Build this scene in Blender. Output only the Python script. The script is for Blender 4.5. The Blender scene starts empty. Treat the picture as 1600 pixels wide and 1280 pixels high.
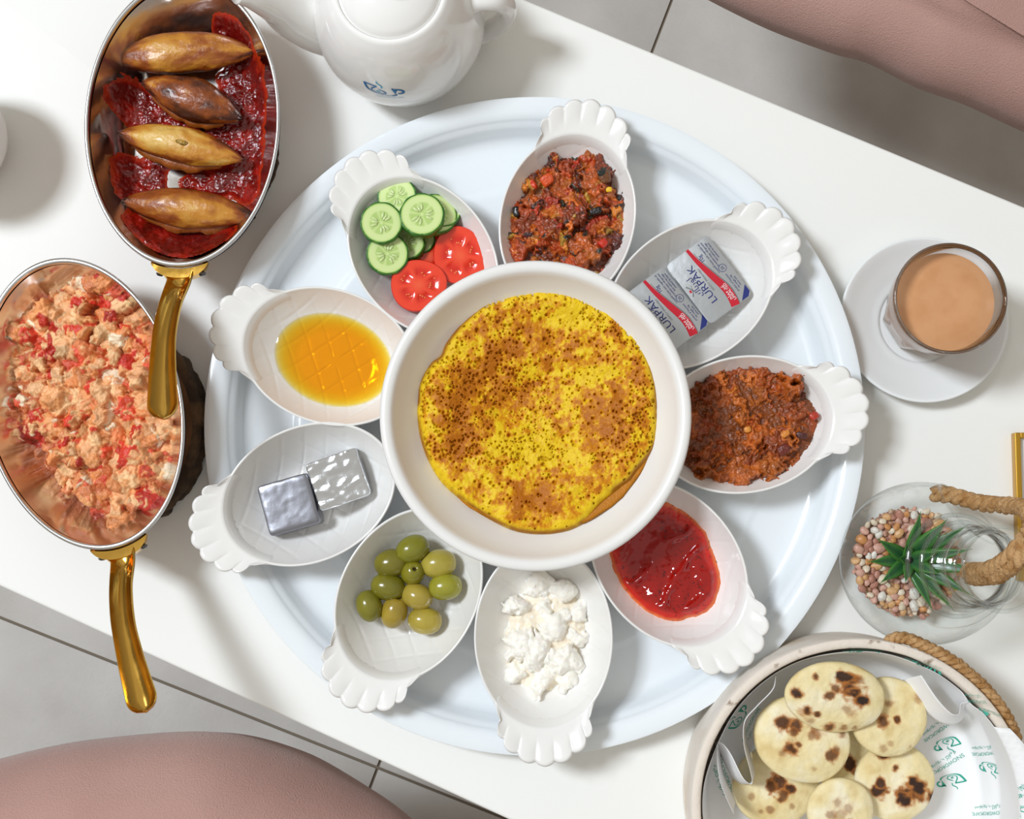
import bpy, math, random
import numpy as np
from mathutils import Vector, Matrix, Quaternion

# ---------------------------------------------------------------- camera
scene = bpy.context.scene
COL = scene.collection
F = 2222.0                       # focal length in pixels of a 1600 px wide frame (50 mm)
NAD = (880.0, 835.0)             # pixel straight below the camera
TZ = 50.0                        # table top height in cm
n_cam = Vector((NAD[0] - 800, -(NAD[1] - 640), -F)).normalized()
q_cam = n_cam.rotation_difference(Vector((0, 0, -1)))
H = 90.7 * n_cam.z * -1          # camera height above the table in cm
cd = bpy.data.cameras.new('camera')
cd.sensor_width = 36.0
cd.lens = 36.0 * F / 1600.0
cd.clip_start = 0.01
cam = bpy.data.objects.new('camera', cd)
COL.objects.link(cam)
cam.rotation_mode = 'QUATERNION'
cam.rotation_quaternion = q_cam
cam.location = (0, 0, (H + TZ) * 0.01)
scene.camera = cam

# ---------------------------------------------------------------- light
wd = bpy.data.worlds.new('world')
scene.world = wd
wd.use_nodes = True
bg = wd.node_tree.nodes['Background']
bg.inputs[0].default_value = (1.0, 0.95, 0.86, 1)
bg.inputs[1].default_value = 0.60
ld = bpy.data.lights.new('window_light', 'AREA')
ld.shape = 'RECTANGLE'
ld.size = 0.78
ld.size_y = 1.0
ld.energy = 152.0
ld.color = (0.93, 1.0, 1.07)
lo = bpy.data.objects.new('window_light', ld)
COL.objects.link(lo)
ldir = Vector((-0.50, 0.20, 0.84)).normalized()
lo.location = Vector((-0.05, 0.05, 0.5)) + ldir * 4.5
lo.rotation_euler = ldir.to_track_quat('Z', 'Y').to_euler()
vs = scene.view_settings
vs.view_transform = 'Standard'
vs.look = 'None'
vs.gamma = 1.0
vs.exposure = -0.09
vs.use_curve_mapping = False

# ---------------------------------------------------------------- helpers
def W(px, py, h=0.0):
    """photo pixel -> world point (cm, z above the table) on the level h"""
    d = q_cam @ Vector(((px - 800) / F, -(py - 640) / F, -1.0))
    t = (h - H) / d.z
    return np.array((d.x * t, d.y * t, h))

def lin(hexs):
    hexs = hexs.lstrip('#')
    out = []
    for i in (0, 2, 4):
        c = int(hexs[i:i + 2], 16) / 255
        out.append(c / 12.92 if c <= 0.04045 else ((c + 0.055) / 1.055) ** 2.4)
    return np.array(out)

def _hash(ix, iy, iz, seed):
    h = (ix * 374761393 + iy * 668265263 + iz * 2147483647 + seed * 974634541) & 0xFFFFFFFF
    h = ((h ^ (h >> 13)) * 1274126177) & 0xFFFFFFFF
    h = (h ^ (h >> 16)) & 0xFFFFFFFF
    return h.astype(np.float64) / 2147483648.0 - 1.0

def vnoise(p, seed=0):
    p = np.asarray(p, float)
    if p.shape[-1] == 2:
        p = np.concatenate([p, np.zeros(p.shape[:-1] + (1,))], -1)
    f = np.floor(p)
    i = f.astype(np.int64)
    t = p - f
    t = t * t * (3 - 2 * t)
    r = 0
    for dx in (0, 1):
        wx = t[..., 0] if dx else 1 - t[..., 0]
        for dy in (0, 1):
            wy = t[..., 1] if dy else 1 - t[..., 1]
            for dz in (0, 1):
                wz = t[..., 2] if dz else 1 - t[..., 2]
                r = r + wx * wy * wz * _hash(i[..., 0] + dx, i[..., 1] + dy, i[..., 2] + dz, seed)
    return r

def fbm(p, seed=0, octv=4, gain=0.5):
    p = np.asarray(p, float)
    a, s, tot = 1.0, 0, 0
    for k in range(octv):
        s = s + a * vnoise(p * (2.03 ** k), seed + k * 17)
        tot += a
        a *= gain
    return s / tot

def sstep(a, b, x):
    t = np.clip((x - a) / (b - a), 0, 1)
    return t * t * (3 - 2 * t)

def mesh(name, v, f, cols=None, smooth=True, angle=None):
    m = bpy.data.meshes.new(name)
    v = np.asarray(v, float) * 0.01
    m.from_pydata(v.tolist(), [], f if isinstance(f, list) else f.tolist())
    m.validate()
    if cols is not None:
        at = m.color_attributes.new('Col', 'FLOAT_COLOR', 'POINT')
        c = np.ones((len(v), 4), np.float32)
        c[:, :3] = cols
        at.data.foreach_set('color', c.ravel())
    if smooth:
        m.shade_smooth()
        if angle:
            m.set_sharp_from_angle(angle=math.radians(angle))
    m.update()
    return m

def link(name, m, mat=None, parent=None, loc=(0, 0, 0), rot=None, scale=None):
    o = bpy.data.objects.new(name, m)
    COL.objects.link(o)
    if m is not None and mat is not None and not m.materials:
        m.materials.append(mat)
    z = 0 if parent else TZ
    o.location = (loc[0] * 0.01, loc[1] * 0.01, (loc[2] + z) * 0.01)
    if rot is not None:
        o.rotation_euler = rot
    if scale is not None:
        o.scale = scale if hasattr(scale, '__len__') else (scale,) * 3
    if parent:
        o.parent = parent
    return o

def obj(name, v, f, mat, parent=None, loc=(0, 0, 0), rot=None, cols=None, smooth=True, angle=None, scale=None):
    return link(name, mesh(name, v, f, cols, smooth, angle), mat, parent, loc, rot, scale)

def tag(o, label, cat, group=None, kind=None):
    o['label'] = label
    o['category'] = cat
    if group: o['group'] = group
    if kind: o['kind'] = kind
    return o

def empty(name, loc=(0, 0, 0), rot=None, scale=None):
    return link(name, None, None, None, loc, rot, scale)

def copy_tree(o, parent=None):
    c = o.copy()
    COL.objects.link(c)
    c.parent = parent
    for ch in list(o.children):
        copy_tree(ch, c)
    return c

def grid_faces(nr, nc, wrap=True):
    f = []
    for i in range(nr - 1):
        for j in range(nc if wrap else nc - 1):
            k = (j + 1) % nc
            f.append((i * nc + j, i * nc + k, (i + 1) * nc + k, (i + 1) * nc + j))
    return f

def lathe(prof, n=64, cap0=True, cap1=True):
    a = np.linspace(0, 2 * np.pi, n, endpoint=False)
    v = np.concatenate([np.stack([r * np.cos(a), r * np.sin(a), np.full(n, z)], 1) for r, z in prof])
    f = grid_faces(len(prof), n)
    if cap0: f.append(tuple(range(n))[::-1])
    if cap1: f.append(tuple((len(prof) - 1) * n + j for j in range(n)))
    return v, f

def rings(rs, cap0=True, cap1=True):
    n = len(rs[0])
    v = np.concatenate(rs)
    f = grid_faces(len(rs), n)
    if cap0: f.append(tuple(range(n))[::-1])
    if cap1: f.append(tuple((len(rs) - 1) * n + j for j in range(n)))
    return v, f

def join(parts):
    vs_, fs, k = [], [], 0
    for v, f in parts:
        vs_.append(np.asarray(v, float))
        fs += [tuple(i + k for i in q) for q in (f if isinstance(f, list) else f.tolist())]
        k += len(v)
    return np.concatenate(vs_), fs

def spline(pts, n):
    """Catmull-Rom through pts (any dimension), n samples"""
    p = np.asarray(pts, float)
    P = np.vstack([2 * p[0] - p[1], p, 2 * p[-1] - p[-2]])
    t = np.linspace(0, len(p) - 1, n)
    i = np.minimum(t.astype(int), len(p) - 2)
    u = (t - i)[:, None]
    a, b, c, d = P[i], P[i + 1], P[i + 2], P[i + 3]
    return 0.5 * (2 * b + (c - a) * u + (2 * a - 5 * b + 4 * c - d) * u ** 2 + (3 * b - a - 3 * c + d) * u ** 3)

def frames(path, up=(0, 0, 1)):
    p = np.asarray(path, float)
    t = np.gradient(p, axis=0)
    t /= np.linalg.norm(t, axis=1)[:, None] + 1e-12
    up = np.asarray(up, float)
    s = np.cross(t, up)
    nn = np.linalg.norm(s, axis=1)
    if nn.min() > 0.15:
        s /= nn[:, None]
        return t, s, np.cross(s, t)
    out = [np.cross(t[0], up if nn[0] > 0.1 else (1, 0, 0))]
    out[0] = out[0] / np.linalg.norm(out[0])
    for i in range(1, len(p)):
        v = out[-1] - t[i] * np.dot(out[-1], t[i])
        out.append(v / np.linalg.norm(v))
    s = np.array(out)
    return t, s, np.cross(s, t)

def tube(path, rad, n=12, up=(0, 0, 1), flat=1.0, caps=True):
    path = np.asarray(path, float)
    rad = np.broadcast_to(np.asarray(rad, float), (len(path),))
    t, s, u = frames(path, up)
    a = np.linspace(0, 2 * np.pi, n, endpoint=False)
    rs = [path[i] + rad[i] * (np.cos(a)[:, None] * s[i] + flat * np.sin(a)[:, None] * u[i]) for i in range(len(path))]
    return rings(rs, caps, caps)

def rope(path, rad, pitch, n, strands=3, jit=0.0, seed=1):
    """twisted rope of real strands along the path"""
    p = spline(path, n)
    t, s, u = frames(p, (0.3, 0.2, 1))
    L = np.concatenate([[0], np.cumsum(np.linalg.norm(np.diff(p, axis=0), axis=1))])
    parts = []
    for k in range(strands):
        a = 2 * np.pi * (L / pitch + k / strands)
        q = p + rad * 0.52 * (np.cos(a)[:, None] * s + np.sin(a)[:, None] * u)
        if jit: q = q + jit * np.stack([vnoise(q * 3 + 9 * k, seed + j) for j in range(3)], 1)
        parts.append(tube(q, rad * 0.56, 8))
    return join(parts)

def poly_sdf(X, Y, poly):
    """signed distance, positive inside"""
    P = np.asarray(poly, float)
    Q = np.roll(P, -1, 0)
    d = np.full(X.shape, 1e9)
    ins = np.zeros(X.shape, bool)
    for (x1, y1), (x2, y2) in zip(P[:, :2], Q[:, :2]):
        ex, ey = x2 - x1, y2 - y1
        t = np.clip(((X - x1) * ex + (Y - y1) * ey) / (ex * ex + ey * ey + 1e-12), 0, 1)
        d = np.minimum(d, np.hypot(X - x1 - t * ex, Y - y1 - t * ey))
        c = ((y1 > Y) != (y2 > Y)) & (X < ex * (Y - y1) / (ey if abs(ey) > 1e-12 else 1e-12) + x1)
        ins ^= c
    return np.where(ins, d, -d)

def smooth_poly(pts, n=120):
    p = np.asarray(pts, float)
    k = np.vstack([p[-2:], p, p[:3]])
    s = spline(k, (len(k) - 1) * 20 + 1)
    return s[40:40 + len(p) * 20]

class Field:
    """height field that lumps are piled onto"""
    def __init__(s, x0, x1, y0, y1, step):
        s.x = np.arange(x0, x1 + step, step); s.y = np.arange(y0, y1 + step, step); s.step = step
        s.X, s.Y = np.meshgrid(s.x, s.y)
        s.H = np.full(s.X.shape, -1.0)
        s.C = np.zeros(s.X.shape + (3,))
    def at(s, x, y):
        i = int(np.clip(round((y - s.y[0]) / s.step), 0, len(s.y) - 1))
        j = int(np.clip(round((x - s.x[0]) / s.step), 0, len(s.x) - 1))
        return s.H[i, j]
    def bump(s, x, y, z, rx, ry, rot, hgt, col, pw=0.5, tilt=(0, 0)):
        R = max(rx, ry)
        i0, i1 = np.searchsorted(s.y, (y - R, y + R)); j0, j1 = np.searchsorted(s.x, (x - R, x + R))
        if i1 <= i0 or j1 <= j0: return
        X = s.X[i0:i1, j0:j1] - x; Y = s.Y[i0:i1, j0:j1] - y
        c, sn = math.cos(rot), math.sin(rot)
        u = (X * c + Y * sn) / rx; w = (-X * sn + Y * c) / ry
        d2 = u * u + w * w if pw < 1 else np.maximum(abs(u), abs(w)) ** 4
        h = np.where(d2 < 1, z + hgt * np.maximum(1 - d2, 0) ** min(pw, 0.5) + tilt[0] * u + tilt[1] * w, -9)
        m = h > s.H[i0:i1, j0:j1]
        s.H[i0:i1, j0:j1][m] = h[m]
        s.C[i0:i1, j0:j1][m] = col
    def warp(s, amp, freq, seed):
        XY = np.stack([s.X, s.Y], -1)
        dx = amp * fbm(XY * freq, seed, 3); dy = amp * fbm(XY * freq + 31, seed + 5, 3)
        fx = np.clip((s.X + dx - s.x[0]) / s.step, 0, len(s.x) - 1.001); fy = np.clip((s.Y + dy - s.y[0]) / s.step, 0, len(s.y) - 1.001)
        i, j = fy.astype(int), fx.astype(int)
        u, w = fx - j, fy - i
        g = lambda A, u, w: (A[i, j] * (1 - u) + A[i, j + 1] * u) * (1 - w) + (A[i + 1, j] * (1 - u) + A[i + 1, j + 1] * u) * w
        s.H, s.C = g(s.H, u, w), g(s.C, u[..., None], w[..., None])
    def build(s, floor, margin=0.0):
        """keep what lies above the surface `floor` (array)"""
        keep = s.H > floor + margin
        ny, nx = s.H.shape
        q = keep[:-1, :-1] | keep[1:, :-1] | keep[:-1, 1:] | keep[1:, 1:]
        ok = floor < 5
        q &= ok[:-1, :-1] & ok[1:, :-1] & ok[:-1, 1:] & ok[1:, 1:]
        i, j = np.nonzero(q)
        a = i * nx + j
        f = np.stack([a, a + 1, a + nx + 1, a + nx], 1)
        used = np.unique(f)
        re = np.full(nx * ny, -1); re[used] = np.arange(len(used))
        Z = np.where(keep, s.H, np.minimum(s.H, floor - 0.03))
        Z = np.maximum(Z, floor - 0.06)
        v = np.stack([s.X.ravel(), s.Y.ravel(), Z.ravel()], 1)[used]
        return v, re[f], s.C.reshape(-1, 3)[used]

# ---------------------------------------------------------------- materials
def nodes(name):
    m = bpy.data.materials.new(name)
    m.use_nodes = True
    nt = m.node_tree
    return m, nt, nt.nodes['Principled BSDF']

def pm(name, col, rough=0.5, metal=0.0, coat=0.0, spec=0.5, sss=0.0, sheen=0.0, bump=None, var=None, attr=False, rvar=None):
    """principled material; bump=(scale,strength,detail), var=(scale,other colour,lo,hi) mottling, attr = colour from the mesh"""
    m, nt, b = nodes(name)
    N, Lk = nt.nodes, nt.links
    c = lin(col) if isinstance(col, str) else np.array(col)
    b.inputs['Base Color'].default_value = (*c, 1)
    b.inputs['Roughness'].default_value = rough
    b.inputs['Metallic'].default_value = metal
    b.inputs['Coat Weight'].default_value = coat
    b.inputs['Coat Roughness'].default_value = 0.06
    b.inputs['Specular IOR Level'].default_value = spec
    if sss:
        b.inputs['Subsurface Weight'].default_value = sss
        b.inputs['Subsurface Radius'].default_value = (0.006, 0.004, 0.002)
        b.inputs['Subsurface Scale'].default_value = 0.5
    if sheen:
        b.inputs['Sheen Weight'].default_value = sheen
        b.inputs['Sheen Roughness'].default_value = 0.4
    tc = N.new('ShaderNodeTexCoord')
    src = None
    if attr:
        at = N.new('ShaderNodeAttribute'); at.attribute_name = 'Col'
        src = at.outputs['Color']
    if var:
        nz = N.new('ShaderNodeTexNoise'); nz.inputs['Scale'].default_value = var[0]; nz.inputs['Detail'].default_value = 6
        Lk.new(tc.outputs['Object'], nz.inputs['Vector'])
        mr = N.new('ShaderNodeMapRange'); mr.inputs[1].default_value = var[2]; mr.inputs[2].default_value = var[3]
        Lk.new(nz.outputs['Fac'], mr.inputs[0])
        mx = N.new('ShaderNodeMix'); mx.data_type = 'RGBA'
        Lk.new(mr.outputs[0], mx.inputs[0])
        if src: Lk.new(src, mx.inputs[6])
        else: mx.inputs[6].default_value = (*c, 1)
        c2 = lin(var[1]) if isinstance(var[1], str) else var[1]
        mx.inputs[7].default_value = (*c2, 1)
        src = mx.outputs[2]
    if src: Lk.new(src, b.inputs['Base Color'])
    if rvar:
        nz = N.new('ShaderNodeTexNoise'); nz.inputs['Scale'].default_value = rvar[0]; nz.inputs['Detail'].default_value = 4
        Lk.new(tc.outputs['Object'], nz.inputs['Vector'])
        mr = N.new('ShaderNodeMapRange'); mr.inputs[1].default_value = 0.35; mr.inputs[2].default_value = 0.65
        mr.inputs[3].default_value = rvar[1]; mr.inputs[4].default_value = rvar[2]
        Lk.new(nz.outputs['Fac'], mr.inputs[0]); Lk.new(mr.outputs[0], b.inputs['Roughness'])
    if bump:
        nz = N.new('ShaderNodeTexNoise'); nz.inputs['Scale'].default_value = bump[0]
        nz.inputs['Detail'].default_value = bump[2] if len(bump) > 2 else 4
        Lk.new(tc.outputs['Object'], nz.inputs['Vector'])
        bp = N.new('ShaderNodeBump'); bp.inputs['Strength'].default_value = bump[1]; bp.inputs['Distance'].default_value = 0.002
        Lk.new(nz.outputs['Fac'], bp.inputs['Height']); Lk.new(bp.outputs['Normal'], b.inputs['Normal'])
    return m

def thin_glass(name, tint=(0.97, 0.985, 0.98), gain=0.75, base=0.035):
    """thin glass shell: clear with fresnel reflection"""
    m, nt, b = nodes(name)
    N, Lk = nt.nodes, nt.links
    N.remove(b)
    tr = N.new('ShaderNodeBsdfTransparent'); tr.inputs[0].default_value = (*tint, 1)
    gl = N.new('ShaderNodeBsdfGlossy'); gl.inputs['Roughness'].default_value = 0.02
    lw = N.new('ShaderNodeLayerWeight'); lw.inputs[0].default_value = 0.5
    pw = N.new('ShaderNodeMath'); pw.operation = 'POWER'; pw.inputs[1].default_value = 3.2
    Lk.new(lw.outputs['Facing'], pw.inputs[0])
    mt = N.new('ShaderNodeMath'); mt.operation = 'MULTIPLY_ADD'; mt.use_clamp = True
    mt.inputs[1].default_value = gain; mt.inputs[2].default_value = base
    Lk.new(pw.outputs[0], mt.inputs[0])
    mx = N.new('ShaderNodeMixShader')
    Lk.new(mt.outputs[0], mx.inputs[0]); Lk.new(tr.outputs[0], mx.inputs[1]); Lk.new(gl.outputs[0], mx.inputs[2])
    Lk.new(mx.outputs[0], N['Material Output'].inputs[0])
    return m

def clear_liquid(name, attr=True):
    """tinted clear liquid; its tint (deeper where thicker) comes from the mesh"""
    m, nt, b = nodes(name)
    N, Lk = nt.nodes, nt.links
    N.remove(b)
    tr = N.new('ShaderNodeBsdfTransparent')
    at = N.new('ShaderNodeAttribute'); at.attribute_name = 'Col'
    Lk.new(at.outputs['Color'], tr.inputs[0])
    gl = N.new('ShaderNodeBsdfGlossy'); gl.inputs['Roughness'].default_value = 0.03
    fr = N.new('ShaderNodeFresnel'); fr.inputs[0].default_value = 1.4
    mx = N.new('ShaderNodeMixShader')
    Lk.new(fr.outputs[0], mx.inputs[0]); Lk.new(tr.outputs[0], mx.inputs[1]); Lk.new(gl.outputs[0], mx.inputs[2])
    Lk.new(mx.outputs[0], N['Material Output'].inputs[0])
    return m

M = {}
M['table'] = pm('table_white', '#f1f1ee', 0.5, spec=0.25)
M['leg'] = pm('table_leg_metal', '#3a3a3a', 0.4, 0.8)
M['tile'] = pm('floor_tile', '#c9c5c0', 0.55, var=(9, '#b5b0aa', 0.35, 0.7), bump=(260, 0.12, 6))
M['grout'] = pm('grout', '#7d7263', 0.9)
M['velvet'] = pm('pink_velvet', '#c29b91', 0.85, sheen=0.35, var=(7, '#ad857b', 0.3, 0.75), bump=(900, 0.5, 3))
M['dark'] = pm('dark_base', '#2a2623', 0.6)
M['tray'] = pm('tray_enamel', '#ebf1f6', 0.22, spec=0.5, coat=0.3)
M['ceramic'] = pm('white_ceramic', '#efeeec', 0.16, coat=0.5, spec=0.5)
M['bowl'] = pm('white_bowl_glaze', '#ecebe9', 0.28, spec=0.5)
M['porcelain'] = pm('teapot_porcelain', '#f6f5f3', 0.12, coat=0.5)
M['saucer'] = pm('saucer_porcelain', '#eef1f2', 0.15, coat=0.4)
M['steel'] = pm('polished_steel', '#d9d5d2', 0.10, 1.0, bump=(70, 0.12, 2), rvar=(30, 0.06, 0.2))
M['steel_rim'] = pm('brushed_steel_rim', '#dcdcde', 0.22, 1.0)
M['copper'] = pm('copper', '#b8714a', 0.25, 1.0)
M['brass'] = pm('polished_brass', '#dcae52', 0.12, 1.0, bump=(45, 0.12, 3), rvar=(60, 0.08, 0.22))
M['rivet'] = pm('rivet_steel', '#6f6f72', 0.3, 1.0)
M['bark'] = pm('bark', '#3b2d22', 0.95, var=(90, '#6b5238', 0.4, 0.7), bump=(150, 1.0, 8))
M['wood_cut'] = pm('cut_wood', '#7a5430', 0.7, var=(40, '#5b3b20', 0.4, 0.65), bump=(120, 0.4, 5))
M['food'] = pm('moist_food', '#ffffff', 0.42, attr=True, bump=(500, 0.5, 4), sss=0.08)
M['stew'] = pm('oily_stew', '#ffffff', 0.24, attr=True, coat=0.25, bump=(420, 0.7, 4))
M['sauce'] = pm('tomato_sauce', '#ffffff', 0.16, attr=True, coat=0.3, bump=(260, 0.6, 4))
M['cheese'] = pm('fresh_cheese', '#ffffff', 0.5, attr=True, sss=0.3, bump=(300, 0.2, 3))
M['omelette'] = pm('omelette_skin', '#ffffff', 0.42, spec=0.25, attr=True, bump=(700, 0.35, 4), sss=0.05)
M['pastry'] = pm('fried_pastry', '#ffffff', 0.36, attr=True, coat=0.15, bump=(260, 0.5, 6))
M['bread'] = pm('flatbread', '#ffffff', 0.7, attr=True, bump=(240, 0.4, 5), sss=0.08)
M['honey'] = clear_liquid('honey')
M['jam'] = pm('jam_gel', '#ffffff', 0.08, attr=True, spec=0.6)
M['foil'] = pm('foil', '#d9dce0', 0.2, 1.0, bump=(90, 0.35, 5))
M['foil_dull'] = pm('foil_dull', '#8f9098', 0.3, 1.0, bump=(40, 0.25, 4))
M['lid_foil'] = pm('lid_foil', '#bcc0c4', 0.34, 0.75, bump=(60, 0.25, 4))
M['tub'] = pm('tub_plastic', '#d8dadc', 0.3)
M['navy'] = pm('ink_navy', '#1d2a72', 0.4)
M['red_ink'] = pm('ink_red', '#c3142c', 0.35)
M['grey_ink'] = pm('ink_grey', '#6b7072', 0.4)
M['white_ink'] = pm('ink_white', '#f2f2f2', 0.4)
M['blue_print'] = pm('print_blue', '#0f6fae', 0.2)
M['cyan_print'] = pm('print_cyan', '#37a9cf', 0.2)
M['teal_print'] = pm('print_teal', '#2ba58e', 0.6)
M['olive'] = pm('olive_skin', '#ffffff', 0.22, attr=True, coat=0.3, bump=(200, 0.1, 3))
M['pit'] = pm('olive_hole_shade', '#4a3a14', 0.5)
M['cuc_skin'] = pm('cucumber_skin', '#2a681a', 0.35, var=(150, '#5c8f34', 0.5, 0.75), bump=(250, 0.4, 3))
M['cuc_flesh'] = pm('cucumber_flesh', '#ffffff', 0.25, attr=True, coat=0.2, sss=0.15)
M['cuc_seed'] = pm('cucumber_seed', '#c9dc98', 0.25, coat=0.3)
M['tom_skin'] = pm('tomato_skin', '#d3220f', 0.2, coat=0.3)
M['tom_flesh'] = pm('tomato_flesh', '#ffffff', 0.18, attr=True, coat=0.4, sss=0.12, bump=(200, 0.15, 3))
M['tea'] = pm('milk_tea', '#d29a6c', 0.12, coat=0.2, var=(60, '#c98e5f', 0.45, 0.7))
M['glass'] = thin_glass('bulb_glass')
M['glass_rib'] = thin_glass('neck_rib_glass', (0.93, 0.95, 0.95), 0.8, 0.10)
M['wood_white'] = pm('whitewashed_wood', '#eee5da', 0.65, var=(28, '#d9c4ab', 0.55, 0.8), bump=(90, 0.35, 6))
M['wood_edge'] = pm('worn_band_edge', '#e6dbce', 0.75, var=(110, '#8d7763', 0.60, 0.72), bump=(120, 0.6, 6))
M['paper'] = pm('liner_paper', '#f1f1f2', 0.6)
M['rope'] = pm('jute_rope', '#c9a070', 0.95, var=(160, '#a67844', 0.4, 0.65), bump=(500, 1.0, 4))
M['leaf'] = pm('succulent_leaf', '#ffffff', 0.35, attr=True, coat=0.1)
M['gold'] = pm('gold_frame', '#c79a3c', 0.3, 0.9)
M['card'] = pm('frame_card', '#f0f1f2', 0.3)
for nme, c in (('pebble_pink', '#d5a493'), ('pebble_tan', '#d9a873'), ('pebble_orange', '#cf8f55'), ('pebble_cream', '#e6d6bf'), ('pebble_rose', '#b8806f'), ('pebble_white', '#e9e3da')):
    M[nme] = pm(nme, c, 0.35, var=(220, '#b88a72', 0.5, 0.9), bump=(300, 0.2, 3))
g, nt, b = nodes('drinking_glass')
b.inputs['Transmission Weight'].default_value = 1.0
b.inputs['Roughness'].default_value = 0.0
b.inputs['IOR'].default_value = 1.45
b.inputs['Base Color'].default_value = (0.98, 0.99, 0.99, 1)
M['drink_glass'] = g

# ---------------------------------------------------------------- lettering
_font = {}
def text_mesh(s, size):
    """flat lettering as (verts 2D cm, faces), centred on the origin"""
    cu = bpy.data.curves.new('lettering', 'FONT')
    cu.body = s
    cu.size = 1.0
    cu.resolution_u = 3
    cu.align_x = 'CENTER'
    cu.align_y = 'CENTER'
    o = bpy.data.objects.new('lettering', cu)
    COL.objects.link(o)
    dg = bpy.context.evaluated_depsgraph_get()
    m = bpy.data.meshes.new_from_object(o.evaluated_get(dg))
    v = np.array([tuple(p.co[:2]) for p in m.vertices]) * size if len(m.vertices) else np.zeros((0, 2))
    f = [tuple(p.vertices) for p in m.polygons]
    bpy.data.objects.remove(o)
    bpy.data.meshes.remove(m)
    bpy.data.curves.remove(cu)
    return v, f

def ribbon2(pts, w, n=24):
    p = spline(pts, n)
    w = np.interp(np.linspace(0, 1, n), np.linspace(0, 1, len(w)), w) if hasattr(w, '__len__') else np.full(n, w)
    t = np.gradient(p, axis=0); t /= np.linalg.norm(t, axis=1)[:, None] + 1e-9
    s = np.stack([-t[:, 1], t[:, 0]], 1) * w[:, None] / 2
    v = np.concatenate([p + s, p - s])
    f = [(i, i + n, i + n + 1, i + 1) for i in range(n - 1)]
    return v, f

def logo():
    """steaming cup emblem: (dark strokes, light strokes), width 1, y up"""
    dark = [ribbon2([(300, 515), (320, 620), (370, 770), (450, 850), (560, 910), (750, 960), (930, 972), (1040, 945), (1090, 890)], [62, 58, 60, 40, 22, 18, 22, 60, 40], 40),
            ribbon2([(290, 525), (450, 550), (615, 585)], [40, 45, 45], 8),
            ribbon2([(610, 585), (510, 680), (472, 750), (520, 835), (640, 890), (780, 898), (818, 850), (770, 780), (645, 680)], [45, 42, 40, 22, 20, 36, 40, 36, 20], 48),
            ribbon2([(1000, 640), (1130, 652), (1215, 690), (1258, 765), (1220, 838), (1120, 855)], [40, 50, 60, 68, 60, 46], 24),
            (np.array([(968, 605), (1005, 588), (1030, 630), (1130, 650), (1085, 750), (1062, 840), (1075, 900), (1040, 850)], float), [tuple(range(8))[::-1]])]
    light = [ribbon2([(622, 355), (620, 425), (690, 495), (742, 555), (728, 635)], [30, 34, 36, 40, 34], 20)]
    for k in range(3):
        a = k * math.pi / 3 + 0.2
        light.append(ribbon2([(640 - 75 * math.cos(a), 808 - 60 * math.sin(a)), (640 + 75 * math.cos(a), 808 + 60 * math.sin(a))], 18, 3))
    out = []
    for g_ in (dark, light):
        v, f = join([(np.column_stack([q, np.zeros(len(q))]), ff) for q, ff in g_])
        v = v[:, :2]
        v = np.stack([(v[:, 0] - 790) / 1000, -(v[:, 1] - 680) / 1000], 1)
        out.append((v, f))
    return out
LOGO = logo()
AR_CAFE = '\uFEEA\uFEF4\uFED3\uFE8E\uFEDB \uFE8F\uFEED\uFEAD\uFEA9\uFEEE\uFEE8\uFEB3'
AR_PACK = '\uFED9\uFE8E\uFE91\uFEAD\uFEEE\uFEDF'
AR_UNSALT = '\uFEA2\uFEE0\uFEE4\uFEE3 \uFEAE\uFEF4\uFECF'

# ================================================================ SETTING
FLOORZ = -TZ
def box(x0, x1, y0, y1, z0, z1, bev=0.0):
    if bev <= 0:
        v = np.array([(x, y, z) for z in (z0, z1) for y in (y0, y1) for x in (x0, x1)], float)
        return v, [(0, 2, 3, 1), (4, 5, 7, 6), (0, 1, 5, 4), (2, 6, 7, 3), (0, 4, 6, 2), (1, 3, 7, 5)]
    cx, cy, hx, hy = (x0 + x1) / 2, (y0 + y1) / 2, (x1 - x0) / 2, (y1 - y0) / 2
    def ring(ins, z, k=5):
        pts = []
        r = bev
        for sx, sy, a0 in ((1, 1, 0), (-1, 1, 90), (-1, -1, 180), (1, -1, 270)):
            for q in range(k):
                a = math.radians(a0 + 90 * q / (k - 1))
                pts.append((cx + sx * (hx - r) + (r - ins) * math.cos(a), cy + sy * (hy - r) + (r - ins) * math.sin(a), z))
        return np.array(pts)
    e = min(bev, (z1 - z0) * 0.45) * 0.6
    rs = [ring(e, z0)] + [ring(e * (1 - math.sin(a)), z0 + e * (1 - math.cos(a))) for a in (0.5, 1.1, 1.57)] + \
         [ring(e * (1 - math.cos(a)), z1 - e * (1 - math.sin(a))) for a in (0, 0.5, 1.1)] + [ring(e, z1)]
    return rings(rs)

# floor: tiles laid parallel to the table, grout recessed
pa, pb = W(0, 965, FLOORZ), W(590, 1200, FLOORZ)
fdir = (pb - pa)[:2] / np.linalg.norm((pb - pa)[:2])
fang = math.atan2(fdir[1], fdir[0])
fl = obj('floor', *box(-230, 230, -230, 230, -2, -0.25), M['grout'], None, (pb[0], pb[1], FLOORZ), (0, 0, fang), smooth=False)
fl['kind'] = 'structure'
TS = 60.0
tm = mesh('tile', *box(0.13, TS - 0.13, 0.13, TS - 0.13, -0.5, 0.0, 0.08), angle=40)
c_, s_ = math.cos(fang), math.sin(fang)
for i in range(-4, 4):
    for j in range(-4, 4):
        link('tile', tm, M['tile'], fl, (i * TS, j * TS, 0.0))

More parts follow.
